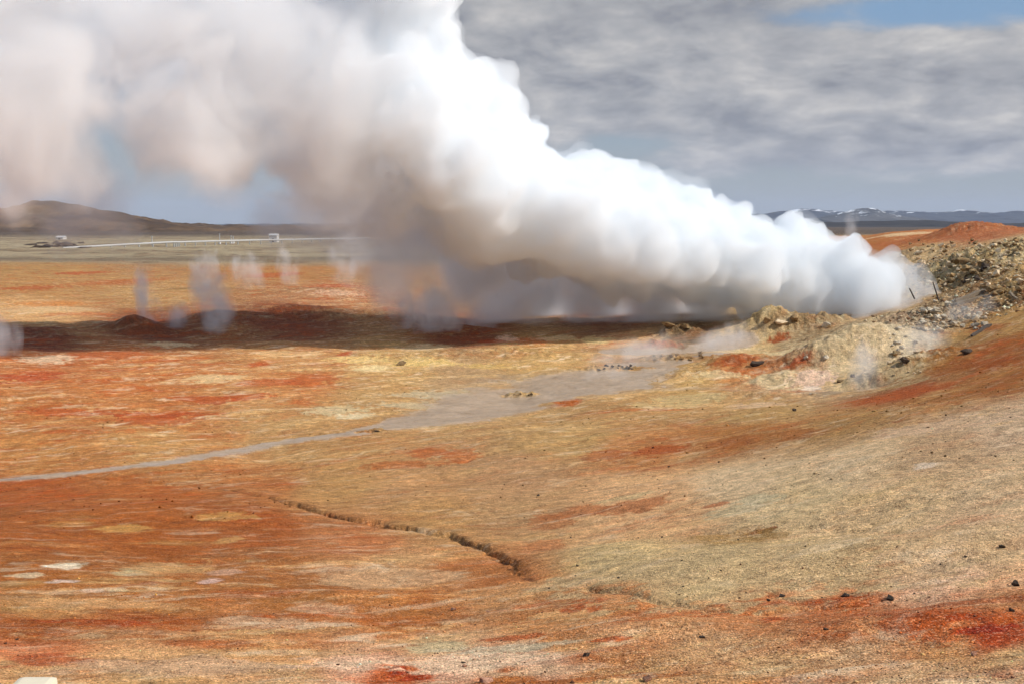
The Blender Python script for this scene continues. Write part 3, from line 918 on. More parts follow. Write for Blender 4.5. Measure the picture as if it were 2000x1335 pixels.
# ------------------------------------------------------------------ hills and mountains
def ridge_material(name, ca, cb, snow=None, sc=0.01, zs=60.0):
    m, n = material(name)
    out = n.n('ShaderNodeOutputMaterial')
    p = n.n('ShaderNodeBsdfPrincipled')
    n.link(p.outputs[0], out.inputs['Surface'])
    p.inputs['Roughness'].default_value = 1.0
    p.inputs['Specular IOR Level'].default_value = 0.1
    geo = n.n('ShaderNodeNewGeometry')
    a = n.noise(geo.outputs['Position'], sc, 6, 0.62, 0.4)
    b = n.noise(geo.outputs['Position'], sc * 5.3, 5, 0.6)
    c = n.mix(n.ramp(n.math('ADD', n.math('MULTIPLY', a, 0.7), n.math('MULTIPLY', b, 0.3)), 0.38, 0.62), ca, cb)
    if snow:
        sp = n.n('ShaderNodeSeparateXYZ')
        n.link(geo.outputs['Position'], sp.inputs[0])
        sz = n.math('MULTIPLY', n.math('SUBTRACT', sp.outputs[2], snow[0]), 1.0 / snow[1])
        w = n.math('ADD', n.math('MULTIPLY', sz, 0.35), n.math('MULTIPLY', n.math('SUBTRACT', n.noise(geo.outputs['Position'], snow[2], 6, 0.65, 0.8), 0.5), 2.6))
        c = n.mix(n.ramp(w, snow[3], snow[3] + 0.16), c, (0.85, 0.87, 0.9))
    n.link(c, p.inputs['Base Color'])
    return m


def ridge(name, crest, D, front, back, mat, amp, nsc, nx=420, ny=70, base=-1.0, sharp=1.3, seed=0):
    """a range of hills: crest given as photo directions, standing at distance D"""
    P = [at(px, py, D / max(0.2, math.cos(math.atan((px - 1000) / F)))) for px, py in crest]
    cx_ = np.array([q[0] for q in P])
    ch = np.array([q[2] for q in P])
    xs = np.linspace(cx_.min(), cx_.max(), nx)
    hs = np.interp(xs, cx_, ch)
    ts = np.linspace(-1, 1, ny)
    Xg, Tg = np.meshgrid(xs, ts)
    Hg = np.broadcast_to(hs, Xg.shape)
    Yg = D + np.where(Tg < 0, Tg * front, Tg * back) + 0.25 * front * fbm2(Xg * nsc * 0.5, Tg * 0 + 0.3, 3, 200 + seed)
    prof = np.clip(1 - np.abs(Tg), 0, 1) ** sharp
    rid = fbm2(Xg * nsc, Yg * nsc * 0.6, 6, 210 + seed, 0.55)
    Zg = base + (Hg - base) * prof * (1 + 0.22 * rid * (1 - prof)) + amp * rid * np.clip(prof * 3, 0, 1) * (1 - 0.75 * prof) + amp * 0.22 * fbm2(Xg * nsc * 5, Yg * nsc * 5, 4, 220 + seed) * np.clip(prof * 3, 0, 1)
    ed = np.minimum(np.arange(nx), np.arange(nx)[::-1]) / (nx * 0.06)
    Zg = base + (Zg - base) * np.clip(ed, 0, 1)[None]
    Vv = np.stack([Xg.ravel(), Yg.ravel(), Zg.ravel()], 1)
    ii = np.arange(nx * ny).reshape(ny, nx)
    q = np.stack([ii[:-1, :-1], ii[:-1, 1:], ii[1:, 1:], ii[1:, :-1]], -1).reshape(-1, 4)
    return kind(grid_mesh(name, Vv, q, mat), 'structure')


M_HILL = ridge_material('brown_hillside', alb(78, 62, 50) * .75, alb(126, 102, 76) * .75, None, 0.006)
M_LAVA = ridge_material('dark_lava', (0.018, 0.017, 0.019), (0.045, 0.042, 0.043), None, 0.004)
M_MTN = ridge_material('haze_blue_mountain', (0.026, 0.036, 0.065), (0.055, 0.065, 0.09), (120, 80, 0.005, 0.36), 0.0016)  # blue of the distant haze painted into the rock colours
M_PEAK = ridge_material('snow_streaked_peak', (0.05, 0.052, 0.06), (0.10, 0.095, 0.095), (90, 80, 0.009, 0.28), 0.0016)
M_CAP = ridge_material('snow_cap', (0.09, 0.09, 0.10), (0.15, 0.15, 0.15), (170, 40, 0.004, 0.1), 0.0016)

ridge('hill', [(-700, 455), (-420, 430), (-200, 422), (-60, 416), (0, 408), (22, 398), (48, 392), (82, 391), (110, 396), (150, 404), (200, 412), (250, 417), (300, 430), (335, 438), (380, 442), (420, 444), (470, 446), (530, 449), (600, 452), (700, 455), (820, 456)], 2300, 620, 900, M_HILL, 30, 0.006, seed=1)
ridge('far_hill', [(310, 447), (328, 440), (342, 434.5), (352, 436), (364, 440), (390, 446)], 7000, 900, 900, M_LAVA, 8, 0.002, 160, 40, seed=2)
ridge('lava_ridge', [(1100, 442), (1480, 438), (1560, 434), (1600, 433), (1650, 434), (1690, 432), (1740, 431), (1800, 430), (1850, 432.5), (1900, 434), (1960, 436), (2100, 435), (2400, 440)], 5200, 900, 900, M_LAVA, 14, 0.003, 520, 60, base=-2, seed=3)
ridge('mountain_range', [(300, 440), (900, 436), (1200, 430), (1400, 420), (1460, 418), (1500, 416), (1530, 412), (1556, 408.5), (1580, 408), (1600, 411), (1640, 414), (1660, 413.5), (1720, 412), (1740, 412), (1760, 413), (1800, 414), (1850, 414), (1880, 411), (1885, 409), (1900, 412), (1930, 416), (1960, 414), (1985, 412), (2010, 414), (2200, 410), (2500, 425)], 14500, 2600, 3000, M_MTN, 70, 0.0011, 900, 80, base=-5, seed=4)
ridge('mountain_peak', [(1570, 430), (1620, 420), (1650, 412), (1672, 407), (1684, 405.2), (1694, 406), (1706, 409), (1722, 413), (1750, 420), (1800, 430)], 12500, 1500, 1700, M_PEAK, 60, 0.0016, 300, 70, base=-5, sharp=1.15, seed=5)
ridge('snowy_summit', [(1840, 420), (1868, 412), (1880, 408), (1888, 407.6), (1900, 411.5), (1925, 420)], 17500, 1500, 1700, M_CAP, 30, 0.001, 200, 50, base=-5, seed=6)


# ------------------------------------------------------------------ rocks
def rock_mat(name, ca, cb, cc=None):
    m, n = material(name)
    out = n.n('ShaderNodeOutputMaterial')
    p = n.n('ShaderNodeBsdfPrincipled')
    n.link(p.outputs[0], out.inputs['Surface'])
    p.inputs['Roughness'].default_value = 0.9
    p.inputs['Specular IOR Level'].default_value = 0.2
    tcn = n.n('ShaderNodeTexCoord')
    inf = n.n('ShaderNodeObjectInfo')
    q = n.vmath('ADD', tcn.outputs['Object'], n.vmath('SCALE', inf.outputs['Location'], 1.7))
    a = n.noise(q, 1.7, 6, 0.65, 0.4)
    b = n.noise(q, 7.0, 5, 0.65)
    c = n.mix(n.ramp(n.math('ADD', n.math('MULTIPLY', a, 0.6), n.math('MULTIPLY', b, 0.4)), 0.36, 0.64), ca, cb)
    c = n.mix(n.ramp(n.noise(q, 2.6, 5, 0.7), 0.55, 0.68, 0.0, 0.7), c, cb if cc is None else cc)
    k_ = n.math('ADD', 0.7, n.math('MULTIPLY', inf.outputs['Random'], 0.6))
    c = n.mix(1.0, c, k_, 'MULTIPLY')
    n.link(c, p.inputs['Base Color'])
    bp = n.n('ShaderNodeBump')
    bp.inputs['Strength'].default_value = 0.8
    bp.inputs['Distance'].default_value = 0.2
    n.link(n.math('ADD', n.math('MULTIPLY', a, 0.5), n.math('MULTIPLY', b, 0.4)), bp.inputs['Height'])
    n.link(bp.outputs[0], p.inputs['Normal'])
    return m


M_DARK = rock_mat('dark_basalt', (0.045, 0.031, 0.023), (0.11, 0.078, 0.055), (0.16, 0.10, 0.065))
M_BROWN = rock_mat('brown_boulder', alb(104, 82, 54), alb(166, 140, 98), alb(150, 96, 54))
M_PALE = rock_mat('altered_pale_rock', alb(196, 172, 136), alb(228, 208, 172), alb(142, 114, 80))
M_GREY = rock_mat('grey_angular_rock', alb(160, 148, 128), alb(210, 198, 172), alb(126, 110, 88))
M_PINK = rock_mat('pinkish_rock', alb(150, 100, 78), alb(216, 168, 138), alb(96, 56, 42))


def rock_mesh(name, seed, flat=0.75, cuts=2, rough=0.10):
    rr = random.Random(seed)
    bm = bmesh.new()
    for _ in range(13):
        a, b = rr.uniform(0, 2 * math.pi), rr.uniform(-1, 1)
        q = math.sqrt(1 - b * b)
        k_ = rr.uniform(0.82, 1.0)
        bm.verts.new((q * math.cos(a) * k_, q * math.sin(a) * k_ * 0.85, b * k_ * flat))
    bmesh.ops.convex_hull(bm, input=bm.verts)
    loose = [v for v in bm.verts if not v.link_faces]
    bmesh.ops.delete(bm, geom=loose, context='VERTS')
    bmesh.ops.triangulate(bm, faces=bm.faces)
    bmesh.ops.subdivide_edges(bm, edges=bm.edges, cuts=cuts, use_grid_fill=True)
    P = np.array([v.co[:] for v in bm.verts])
    s = P + seed * 3.1
    dsp = rough * noise3(*(s * 1.7).T, seed=400) + rough * 0.55 * noise3(*(s * 4.1).T, seed=401)
    ln = np.linalg.norm(P, axis=1, keepdims=True) + 1e-6
    P = P + P / ln * dsp[:, None]
    for v, q in zip(bm.verts, P):
        v.co = q
    bmesh.ops.recalc_face_normals(bm, faces=bm.faces)
    me = bpy.data.meshes.new(name)
    bm.to_mesh(me)
    bm.free()
    return me


ROCKS = {}
for nm, mat in (('dark', M_DARK), ('brown', M_BROWN), ('pale', M_PALE), ('grey', M_GREY), ('pink', M_PINK)):
    ROCKS[nm] = []
    for s in range(5):
        me = rock_mesh('rock', 30 + s, [0.7, 0.85, 0.6, 0.75, 0.95][s])
        me.materials.append(mat)
        ROCKS[nm].append(me)
PROTO = {(k_, i): bpy.data.objects.new('rock', me) for k_, v_ in ROCKS.items() for i, me in enumerate(v_)}


def rock(x, y, size, hue, label, group=None, name='rock', var=None, sink=0.25, squash=1.0, rz=None):
    var = pr.randrange(5) if var is None else var
    o = PROTO[(hue, var)].copy()
    o.name = name
    C.objects.link(o)
    s = size * 0.5
    o.scale = (s * pr.uniform(0.9, 1.15), s * pr.uniform(0.85, 1.1), s * squash * pr.uniform(0.9, 1.1))
    o.rotation_euler = (pr.uniform(-0.3, 0.3), pr.uniform(-0.3, 0.3), pr.uniform(0, 6.28) if rz is None else rz)
    o.location = (x, y, zat(x, y) + s * 0.7 * squash * (1 - 2 * sink))
    return tag(o, label, 'rock' if size < 0.5 else 'boulder', group)


def rock_px(px, py, wpx, *a, **k_):
    q = ghit(px, py)
    return rock(q[0], q[1], wpx * math.hypot(q[0], q[1]) / F, *a, **k_)


# stones one can point at on the near slopes
FG = [
    (885, 1191, 16, 'pink', 'small stone with dark left side and pinkish lit right side on red soil'),
    (954, 1194, 12, 'pink', 'small pinkish stone right of the two-toned stone on the red soil'),
    (1372, 1244, 15, 'dark', 'lone dark pointed stone standing on the pale gravel at bottom centre right'),
    (1527, 1164, 15, 'dark', 'dark pointed stone where grey gravel meets red soil, larger of a pair'),
    (1501, 1173, 10, 'dark', 'smaller dark stone just left of the pointed one above the red soil'),
    (1651, 1164, 17, 'dark', 'dark flat stone above the red band, third along the row from the left'),
    (1737, 1168, 22, 'dark', 'widest dark flat stone in the row along the red band'),
    (1983, 1143, 17, 'dark', 'dark triangular stone near the right edge above the red patch'),
    (1975, 1192, 18, 'dark', 'dark low stone at the right edge on red soil'),
    (1612, 1229, 15, 'dark', 'dark flat chip lying on the mixed red gravel below the row of stones'),
    (1957, 1068, 16, 'dark', 'dark stone with a smaller companion near the right edge on the grey gravel'),
    (1634, 1308, 9, 'dark', 'small dark stone on pale gravel near the bottom right'),
    (1903, 1278, 20, 'pink', 'low reddish slab in the pale gravel at the bottom right'),
    (1146, 1279, 20, 'dark', 'low dark clod lying on the pale gravel, bottom centre'),
    (905, 1294, 11, 'dark', 'dark stone on the pinkish white gravel at the bottom'),
    (907, 1301, 13, 'pink', 'pale stone just under the dark one on the pinkish gravel at the bottom'),
    (950, 1330, 36, 'pink', 'tan slab half buried in the gravel at the bottom edge'),
    (1265, 1328, 26, 'pink', 'reddish stone in the brown gravel at the bottom edge, centre right'),
    (32, 1248, 11, 'dark', 'dark stone on the orange soil at the lower left'),
    (1128, 1104, 10, 'dark', 'dark stone alone on the smooth green-grey slope'),
    (1208, 1128, 8, 'dark', 'dark stone low on the green-grey slope above the gully'),
    (1306, 911, 7, 'dark', 'tiny dark stone below the red patch on the mid slope'),
    (1052, 967, 9, 'dark', 'tiny dark clod on the yellowish mid slope'),
    (1886, 1086, 9, 'dark', 'small dark stone on the pale pinkish gravel at the right'),
    (1332, 1094, 7, 'dark', 'upper of a few tiny dark stones on the green-grey slope'),
]
for px, py, wp, hue, lab in FG:
    rock_px(px, py, wp, hue, lab, name='stone', sink=0.3, squash=1.15 if 'pointed' in lab or 'triang' in lab else 0.75)
for k_ in range(46):
    px, py = pr.uniform(1060, 1990), pr.uniform(1045, 1240)
    if py < 1160 + (px < 1300) * -20 or pr.random() < 0.35:
        rock_px(px, py, pr.uniform(3.0, 6.5), 'dark', 'tiny dark stone scattered on the grey gravel slope', 'tiny dark stones on the gravel slope', name='stone')
MID = [
    (1477, 714, 34, 'dark', 'dark rounded boulder beside the red mound near the mud stream', 1.0),
    (783, 711, 30, 'brown', 'dark flat slab on the cream ground left of the mud stream', 0.35),
    (1768, 708, 30, 'dark', 'dark boulder on the slope right of the steaming hole', 0.8),
    (1750, 694, 22, 'brown', 'brown boulder above the dark one right of the steaming hole', 0.8),
    (1887, 690, 26, 'dark', 'lone dark boulder on the orange slope at the right', 0.8),
    (1552, 802, 12, 'dark', 'small dark rock on the brown slope below the mounds', 0.9),
    (1640, 745, 18, 'brown', 'brown rock on the lip of the steaming hole', 0.8),
    (1665, 735, 14, 'dark', 'dark rock inside the steaming hole', 0.8),
    (1612, 640, 26, 'grey', 'grey knob of rock at the right end of the jagged outcrop', 0.9),
    (1553, 626, 26, 'brown', 'topmost brown knob of the jagged outcrop in front of the plume', 1.0),
    (1496, 632, 24, 'brown', 'brown knob at the left end of the jagged outcrop', 1.0),
    (1525, 633, 28, 'pale', 'pale shoulder of rock in the middle of the jagged outcrop', 0.8),
    (1305, 640, 30, 'brown', 'brown knob of rock under the plume, left of the pair', 0.7),
    (1338, 640, 26, 'brown', 'brown knob of rock under the plume, right of the pair', 0.7),
    (1585, 770, 12, 'pale', 'white lump at the foot of the pinkish mound', 0.7),
    (735, 841, 16, 'dark', 'flat dark bar of rock where the mud flat narrows to a stream', 0.3),
    (1612, 700, 16, 'grey', 'grey rock below the cream mound', 0.8),
    (1574, 700, 14, 'grey', 'grey rock left of the cream mound', 0.8),
]
for px, py, wp, hue, lab, sq in MID:
    rock_px(px, py, wp, hue, lab, name='boulder', sink=0.22, squash=sq)
for (x0, x1, y0, y1, cnt, s0, s1, hue, lab, grp) in (
        (1165, 1240, 714, 722, 12, 6, 12, 'dark', 'dark rough lump on the rim of the narrow island in the mud stream', 'dark lumps on the narrow mud island'),
        (1265, 1325, 694, 706, 9, 6, 13, 'brown', 'brown lump on the yellowish island of the mud stream', 'lumps on the yellowish mud island'),
        (1000, 1042, 768, 775, 7, 5, 9, 'brown', 'dark lump on the small islet in the grey mud flat', 'lumps on the small mud islet'),
        (1330, 1400, 688, 706, 8, 6, 14, 'brown', 'brown rock along the right bank of the mud stream', 'rocks along the right bank of the mud stream'),
        (1850, 1930, 512, 562, 24, 12, 26, 'brown', 'big rusty brown boulder in the dark cluster above the broken timbers', 'rusty boulders above the timbers'),
        (1865, 1925, 520, 560, 6, 12, 22, 'dark', 'blackish boulder in the dark cluster above the broken timbers', 'blackish boulders above the timbers'),
        (1930, 2000, 566, 600, 14, 12, 24, 'brown', 'brown boulder at the right edge below the stony bank', 'brown boulders at the right edge'),
        (1770, 1998, 470, 500, 40, 7, 16, 'brown', 'brown rock along the upper edge of the stony bank', 'brown rocks on the upper stony bank'),
        (1760, 1998, 480, 560, 60, 8, 20, 'pale', 'pale rough boulder among the rubble of the stony bank', 'pale boulders of the stony bank'),
        (1800, 1925, 588, 650, 44, 9, 22, 'grey', 'grey angular boulder on the slope under the broken timbers', 'grey boulders under the timbers'),
        (1735, 1830, 640, 690, 16, 8, 16, 'grey', 'grey rock in the hollow behind the cream mound', 'grey rocks in the hollow'),
        (1730, 1800, 690, 735, 12, 7, 15, 'pale', 'pale rock on the lichen-spotted slope right of the steaming hole', 'pale rocks right of the steaming hole')):
    for _ in range(cnt):
        s = s0 + (s1 - s0) * pr.random() ** 1.8
        rock_px(pr.uniform(x0, x1), pr.uniform(y0, y1), s, hue, lab, grp, name='boulder' if s > 9 else 'rock', sink=0.2, squash=pr.uniform(0.7, 1.05))


# grit nobody could count: gravel on the near slopes, rubble on the stony bank
def scatter(name, pts, sizes, tones, mat):
    base = np.array([(1, 0, 0), (-1, 0, 0), (0, 1, 0), (0, -1, 0), (0, 0, 1), (0, 0, -1)], float)
    fc = np.array([(0, 2, 4), (2, 1, 4), (1, 3, 4), (3, 0, 4), (2, 0, 5), (1, 2, 5), (3, 1, 5), (0, 3, 5)])
    m = len(pts)
    ang = rng.uniform(0, 2 * math.pi, m)
    V0 = base[None] * rng.uniform(0.55, 1.15, (m, 6, 1)) + rng.normal(0, 0.18, (m, 6, 3))
    V0[:, :, 2] *= 0.65
    c, s = np.cos(ang)[:, None], np.sin(ang)[:, None]
    X_ = V0[:, :, 0] * c - V0[:, :, 1] * s
    Y_ = V0[:, :, 0] * s + V0[:, :, 1] * c
    V1 = np.stack([X_, Y_, V0[:, :, 2]], -1) * (sizes * 0.5)[:, None, None] + pts[:, None, :]
    V1[:, :, 2] += (sizes * 0.12)[:, None]
    me = bpy.data.meshes.new(name)
    me.vertices.add(m * 6)
    me.vertices.foreach_set('co', V1.astype(np.float32).ravel())
    fi = (fc[None] + (np.arange(m) * 6)[:, None, None]).reshape(-1, 3)
    me.loops.add(len(fi) * 3)
    me.loops.foreach_set('vertex_index', fi.astype(np.int32).ravel())
    me.polygons.add(len(fi))
    me.polygons.foreach_set('loop_start', np.arange(0, len(fi) * 3, 3, dtype=np.int32))
    me.update(calc_edges=True)
    me.materials.append(mat)
    o = bpy.data.objects.new(name, me)
    C.objects.link(o)
    set_attr(me, 'surface_colour', np.repeat(tones, 6, 0))
    return kind(o, 'stuff')


def grit_material():
    m, n = material('loose_stone')
    out = n.n('ShaderNodeOutputMaterial')
    p = n.n('ShaderNodeBsdfPrincipled')
    n.link(p.outputs[0], out.inputs['Surface'])
    col = n.n('ShaderNodeAttribute', attribute_name='surface_colour').outputs['Color']
    pos = n.n('ShaderNodeNewGeometry').outputs['Position']
    f = n.math('ADD', 0.7, n.math('MULTIPLY', n.noise(pos, 30.0, 3, 0.6), 0.6))
    n.link(n.mix(1.0, col, f, 'MULTIPLY'), p.inputs['Base Color'])
    p.inputs['Roughness'].default_value = 0.95
    p.inputs['Specular IOR Level'].default_value = 0.15
    return m


M_GRIT = grit_material()


def lookup(x, y):
    """nearest grid vertex"""
    t_ = np.clip(np.round(np.interp(np.arctan2(x, y), th, np.arange(nt))).astype(int), 0, nt - 1)
    r_ = np.clip(np.round(np.interp(np.hypot(x, y), rs, np.arange(nr))).astype(int), 0, nr - 1)
    return r_ * nt + t_


m_ = 42000
rr_ = np.sqrt(rng.uniform(12.5 ** 2, 46 ** 2, m_))
rr_ = np.where(rng.random(m_) < 0.45, rng.uniform(12.5, 26, m_), rr_)
aa_ = rng.uniform(R(-25.5), R(25.5), m_)
px_, py_ = rr_ * np.sin(aa_), rr_ * np.cos(aa_)
ii_ = lookup(px_, py_)
keep = (rng.random(m_) < grit[ii_] ** 1.5 * 0.9) & (mud[ii_] < 0.1) & (np.clip(fbm2(px_ * 0.5, py_ * 0.5, 3, 501) + 0.65, 0.15, 1) > rng.random(m_))
px_, py_, ii_ = px_[keep], py_[keep], ii_[keep]
pz_ = land(px_, py_, False)
sz = np.clip(0.020 * np.exp(rng.normal(0, 0.5, len(px_))), 0.010, 0.09)
tone = gcol[ii_] * np.exp(rng.normal(0.05, 0.35, (len(px_), 1)))
dkm = rng.random(len(px_)) < 0.10
tone[dkm] = alb(90, 60, 46) * np.exp(rng.normal(0, 0.25, (dkm.sum(), 1)))
# clods farther off
m_ = 5200
rr2 = np.sqrt(rng.uniform(40 ** 2, 100 ** 2, m_))
aa2 = rng.uniform(R(-25), R(25), m_)
x2, y2 = rr2 * np.sin(aa2), rr2 * np.cos(aa2)
i2 = lookup(x2, y2)
k2 = (mud[i2] < 0.15) & (fbm2(x2 * 0.12, y2 * 0.12, 3, 521) + 0.35 * sstep(0, 0.3, aa2) > rng.uniform(-0.3, 0.7, m_))
x2, y2, i2 = x2[k2], y2[k2], i2[k2]
s2_ = np.clip(0.07 * np.exp(rng.normal(0, 0.45, len(x2))), 0.03, 0.22)
t2 = gcol[i2] * np.exp(rng.normal(-0.75, 0.5, (len(x2), 1)))
px_, py_, pz_ = np.concatenate([px_, x2]), np.concatenate([py_, y2]), np.concatenate([pz_, land(x2, y2, False)])
sz, tone = np.concatenate([sz, s2_]), np.concatenate([tone, t2])
scatter('gravel', np.stack([px_, py_, pz_], 1), sz, np.clip(tone, 0.01, 0.8), M_GRIT)

pts, szs, tns = [], [], []
for (mx, my, wx, wy, ww), cnt in zip(RB, (3600, 2600, 1300, 600, 1300)):
    a_, q_ = rng.uniform(0, 2 * math.pi, cnt), np.sqrt(rng.random(cnt)) * 1.05
    x_, y_ = mx + wx * q_ * np.cos(a_), my + wy * q_ * np.sin(a_)
    ok = roughm[lookup(x_, y_)] * (0.4 + fbm2(x_ * 0.35, y_ * 0.35, 3, 511) + 0.4) > rng.random(cnt) * 0.8
    x_, y_ = x_[ok], y_[ok]
    pts.append(np.stack([x_, y_, land(x_, y_, False)], 1))
    s_ = np.clip(0.20 * np.exp(rng.normal(0, 0.5, len(x_))), 0.08, 0.7)
    szs.append(s_)
    pal = np.array([alb(186, 160, 124), alb(224, 204, 168), alb(138, 108, 76), alb(208, 188, 154), alb(104, 76, 52)])
    tns.append(pal[rng.integers(0, 5, len(x_))] * np.exp(rng.normal(0, 0.2, (len(x_), 1))))
scatter('rubble', np.concatenate(pts), np.concatenate(szs), np.clip(np.concatenate(tns), 0.01, 0.8), M_GRIT)


# ------------------------------------------------------------------ what people left here
def plain_mat(name, col, rough=0.6, metal=0.0, nsc=3.0, var=0.25):
    m, n = material(name)
    out = n.n('ShaderNodeOutputMaterial')
    p = n.n('ShaderNodeBsdfPrincipled')
    n.link(p.outputs[0], out.inputs['Surface'])
    tcn = n.n('ShaderNodeTexCoord')
    f = n.math('ADD', 1.0 - var, n.math('MULTIPLY', n.noise(tcn.outputs['Object'], nsc, 5, 0.6), 2 * var))
    n.link(n.mix(1.0, col, f, 'MULTIPLY'), p.inputs['Base Color'])
    p.inputs['Roughness'].default_value = rough
    p.inputs['Metallic'].default_value = metal
    return m


M_TIMBER = plain_mat('weathered_timber', (0.22, 0.16, 0.10), 0.9, 0, 4.0, 0.4)
M_DKTIMBER = plain_mat('dark_wet_timber', (0.07, 0.05, 0.035), 0.85, 0, 4.0, 0.4)
M_PIPE = plain_mat('painted_pipe', (0.46, 0.45, 0.43), 0.6, 0, 0.1, 0.12)
M_STEEL = plain_mat('grey_steel', (0.42, 0.42, 0.41), 0.5, 0.2, 1.0, 0.15)
M_WHITE = plain_mat('white_wall', (0.62, 0.60, 0.57), 0.8, 0, 0.3, 0.1)
M_ROOFD = plain_mat('grey_roof', (0.30, 0.30, 0.30), 0.7, 0, 0.3, 0.15)
M_DOOR = plain_mat('dark_door', (0.06, 0.06, 0.06), 0.6)
M_STONEW = plain_mat('white_painted_stone', (0.78, 0.68, 0.50), 0.85, 0, 6.0, 0.14)


def tube(bm, p0, p1, r0, r1=None, seg=10):
    p0, p1 = Vector(p0), Vector(p1)
    r1 = r0 if r1 is None else r1
    ax = (p1 - p0).normalized()
    sd = ax.cross(Vector((0, 0, 1)))
    if sd.length < 1e-3:
        sd = Vector((1, 0, 0))
    sd.normalize()
    up = sd.cross(ax)
    ra, rb = [], []
    for i in range(seg):
        a = 2 * math.pi * i / seg
        dv = sd * math.cos(a) + up * math.sin(a)
        ra.append(bm.verts.new(p0 + dv * r0))
        rb.append(bm.verts.new(p1 + dv * r1))
    for i in range(seg):
        j = (i + 1) % seg
        bm.faces.new((ra[i], ra[j], rb[j], rb[i]))
    bm.faces.new(ra[::-1])
    bm.faces.new(rb)


def box(bm, x0, x1, y0, y1, z0, z1):
    v = [bm.verts.new(q) for q in ((x0, y0, z0), (x1, y0, z0), (x1, y1, z0), (x0, y1, z0), (x0, y0, z1), (x1, y0, z1), (x1, y1, z1), (x0, y1, z1))]
    for f in ((0, 3, 2, 1), (4, 5, 6, 7), (0, 1, 5, 4), (1, 2, 6, 5), (2, 3, 7, 6), (3, 0, 4, 7)):
        bm.faces.new([v[i] for i in f])


def from_bm(name, bm, mat, parent=None, bev=0.0):
    if bev:
        bmesh.ops.bevel(bm, geom=list(bm.edges), offset=bev, segments=2, affect='EDGES', profile=0.6)
    bmesh.ops.recalc_face_normals(bm, faces=bm.faces)
    me = bpy.data.meshes.new(name)
    bm.to_mesh(me)
    bm.free()
    me.materials.append(mat)
    o = bpy.data.objects.new(name, me)
    C.objects.link(o)
    if parent:
        o.parent = parent
    return o


def empty(name, loc, rz=0.0):
    o = bpy.data.objects.new(name, None)
    C.objects.link(o)
    o.location = tuple(loc)
    o.rotation_euler = (0, 0, rz)
    return o


def beam(pa, pb, da, db, th_, mat, name, label, cat, group=None):
    """a squared, cracked timber between two points"""
    a, b = Vector(at(*pa, da)), Vector(at(*pb, db))
    L = (b - a).length
    bm = bmesh.new()
    seg = 8
    rings = []
    for i in range(seg + 1):
        t_ = i / seg
        w = th_ * (0.5 + 0.06 * math.sin(5 * t_ + L)) * (0.8 if i in (0, seg) else 1.0)
        j = 0.10 * th_ * math.sin(9.0 * t_ + 3 * L)
        rings.append([bm.verts.new((L * t_ + (0.25 * th_ if (i == seg and q in (0, 3)) else 0), y * w + j, z * w * 0.8 + 0.5 * j)) for q, (y, z) in enumerate(((-1, -1), (1, -1), (1, 1), (-1, 1)))])
    for i in range(seg):
        for q in range(4):
            r_ = (q + 1) % 4
            bm.faces.new((rings[i][q], rings[i][r_], rings[i + 1][r_], rings[i + 1][q]))
    bm.faces.new(rings[0][::-1])
    bm.faces.new(rings[-1])
    o = from_bm(name, bm, mat, bev=th_ * 0.06)
    o.location = a
    o.rotation_euler = (b - a).to_track_quat('X', 'Z').to_euler()
    return tag(o, label, cat, group)


def ground_d(px, py):
    q = ghit(px, py)
    return math.hypot(q[0], q[1])


d0 = ground_d(1890, 588)
beam((1866, 588), (1928, 566), d0 - 1.0, d0 + 2.5, 0.42, M_TIMBER, 'timber_beam', 'upper reddish brown timber beam sticking out of the stones towards the steam', 'timber')
beam((1868, 594), (1934, 576), d0 - 1.4, d0 + 1.5, 0.40, M_TIMBER, 'timber_beam', 'lower pale timber beam lying beside the upper one above the grey stones', 'timber')
beam((1920, 580), (1962, 571), d0 - 1.0, d0 + 1.0, 0.22, M_DKTIMBER, 'timber_beam', 'thin dark timber crossing behind the pair of beams at their right end', 'timber')
beam((1972, 572), (1986, 584), d0 - 3.2, d0 - 5.0, 0.26, M_TIMBER, 'timber_beam', 'short brown timber leaning on the dark boulders near the right edge', 'timber')
beam((1898, 656), (1934, 634), ground_d(1898, 658) - .3, ground_d(1934, 638) - .3, 0.28, M_DKTIMBER, 'timber_beam', 'dark timber lying along the lip of the orange slope below the grey stones', 'timber')


def post(pa, pb, d, r_, label):
    a, b = at(*pa, d), at(*pb, d)
    bm = bmesh.new()
    L = float(np.linalg.norm(b - a))
    tube(bm, (0, 0, -0.8), (0, 0, L * 0.55), r_, r_ * 0.92, 8)
    tube(bm, (0, 0, L * 0.55), (0.01, 0, L), r_ * 0.92, r_ * 0.7, 8)
    o = from_bm('broken_post', bm, M_DKTIMBER)
    o.location = tuple(a)
    o.rotation_euler = (Vector(b) - Vector(a)).to_track_quat('Z', 'Y').to_euler()
    return tag(o, label, 'post', 'broken posts standing in the steam')


post((1829, 573), (1822, 551), 128, 0.075, 'taller dark leaning post standing in the thin steam beside the timbers')
post((1780, 571), (1776, 563), 128, 0.075, 'short dark post stub half lost in the steam, left of the taller post')

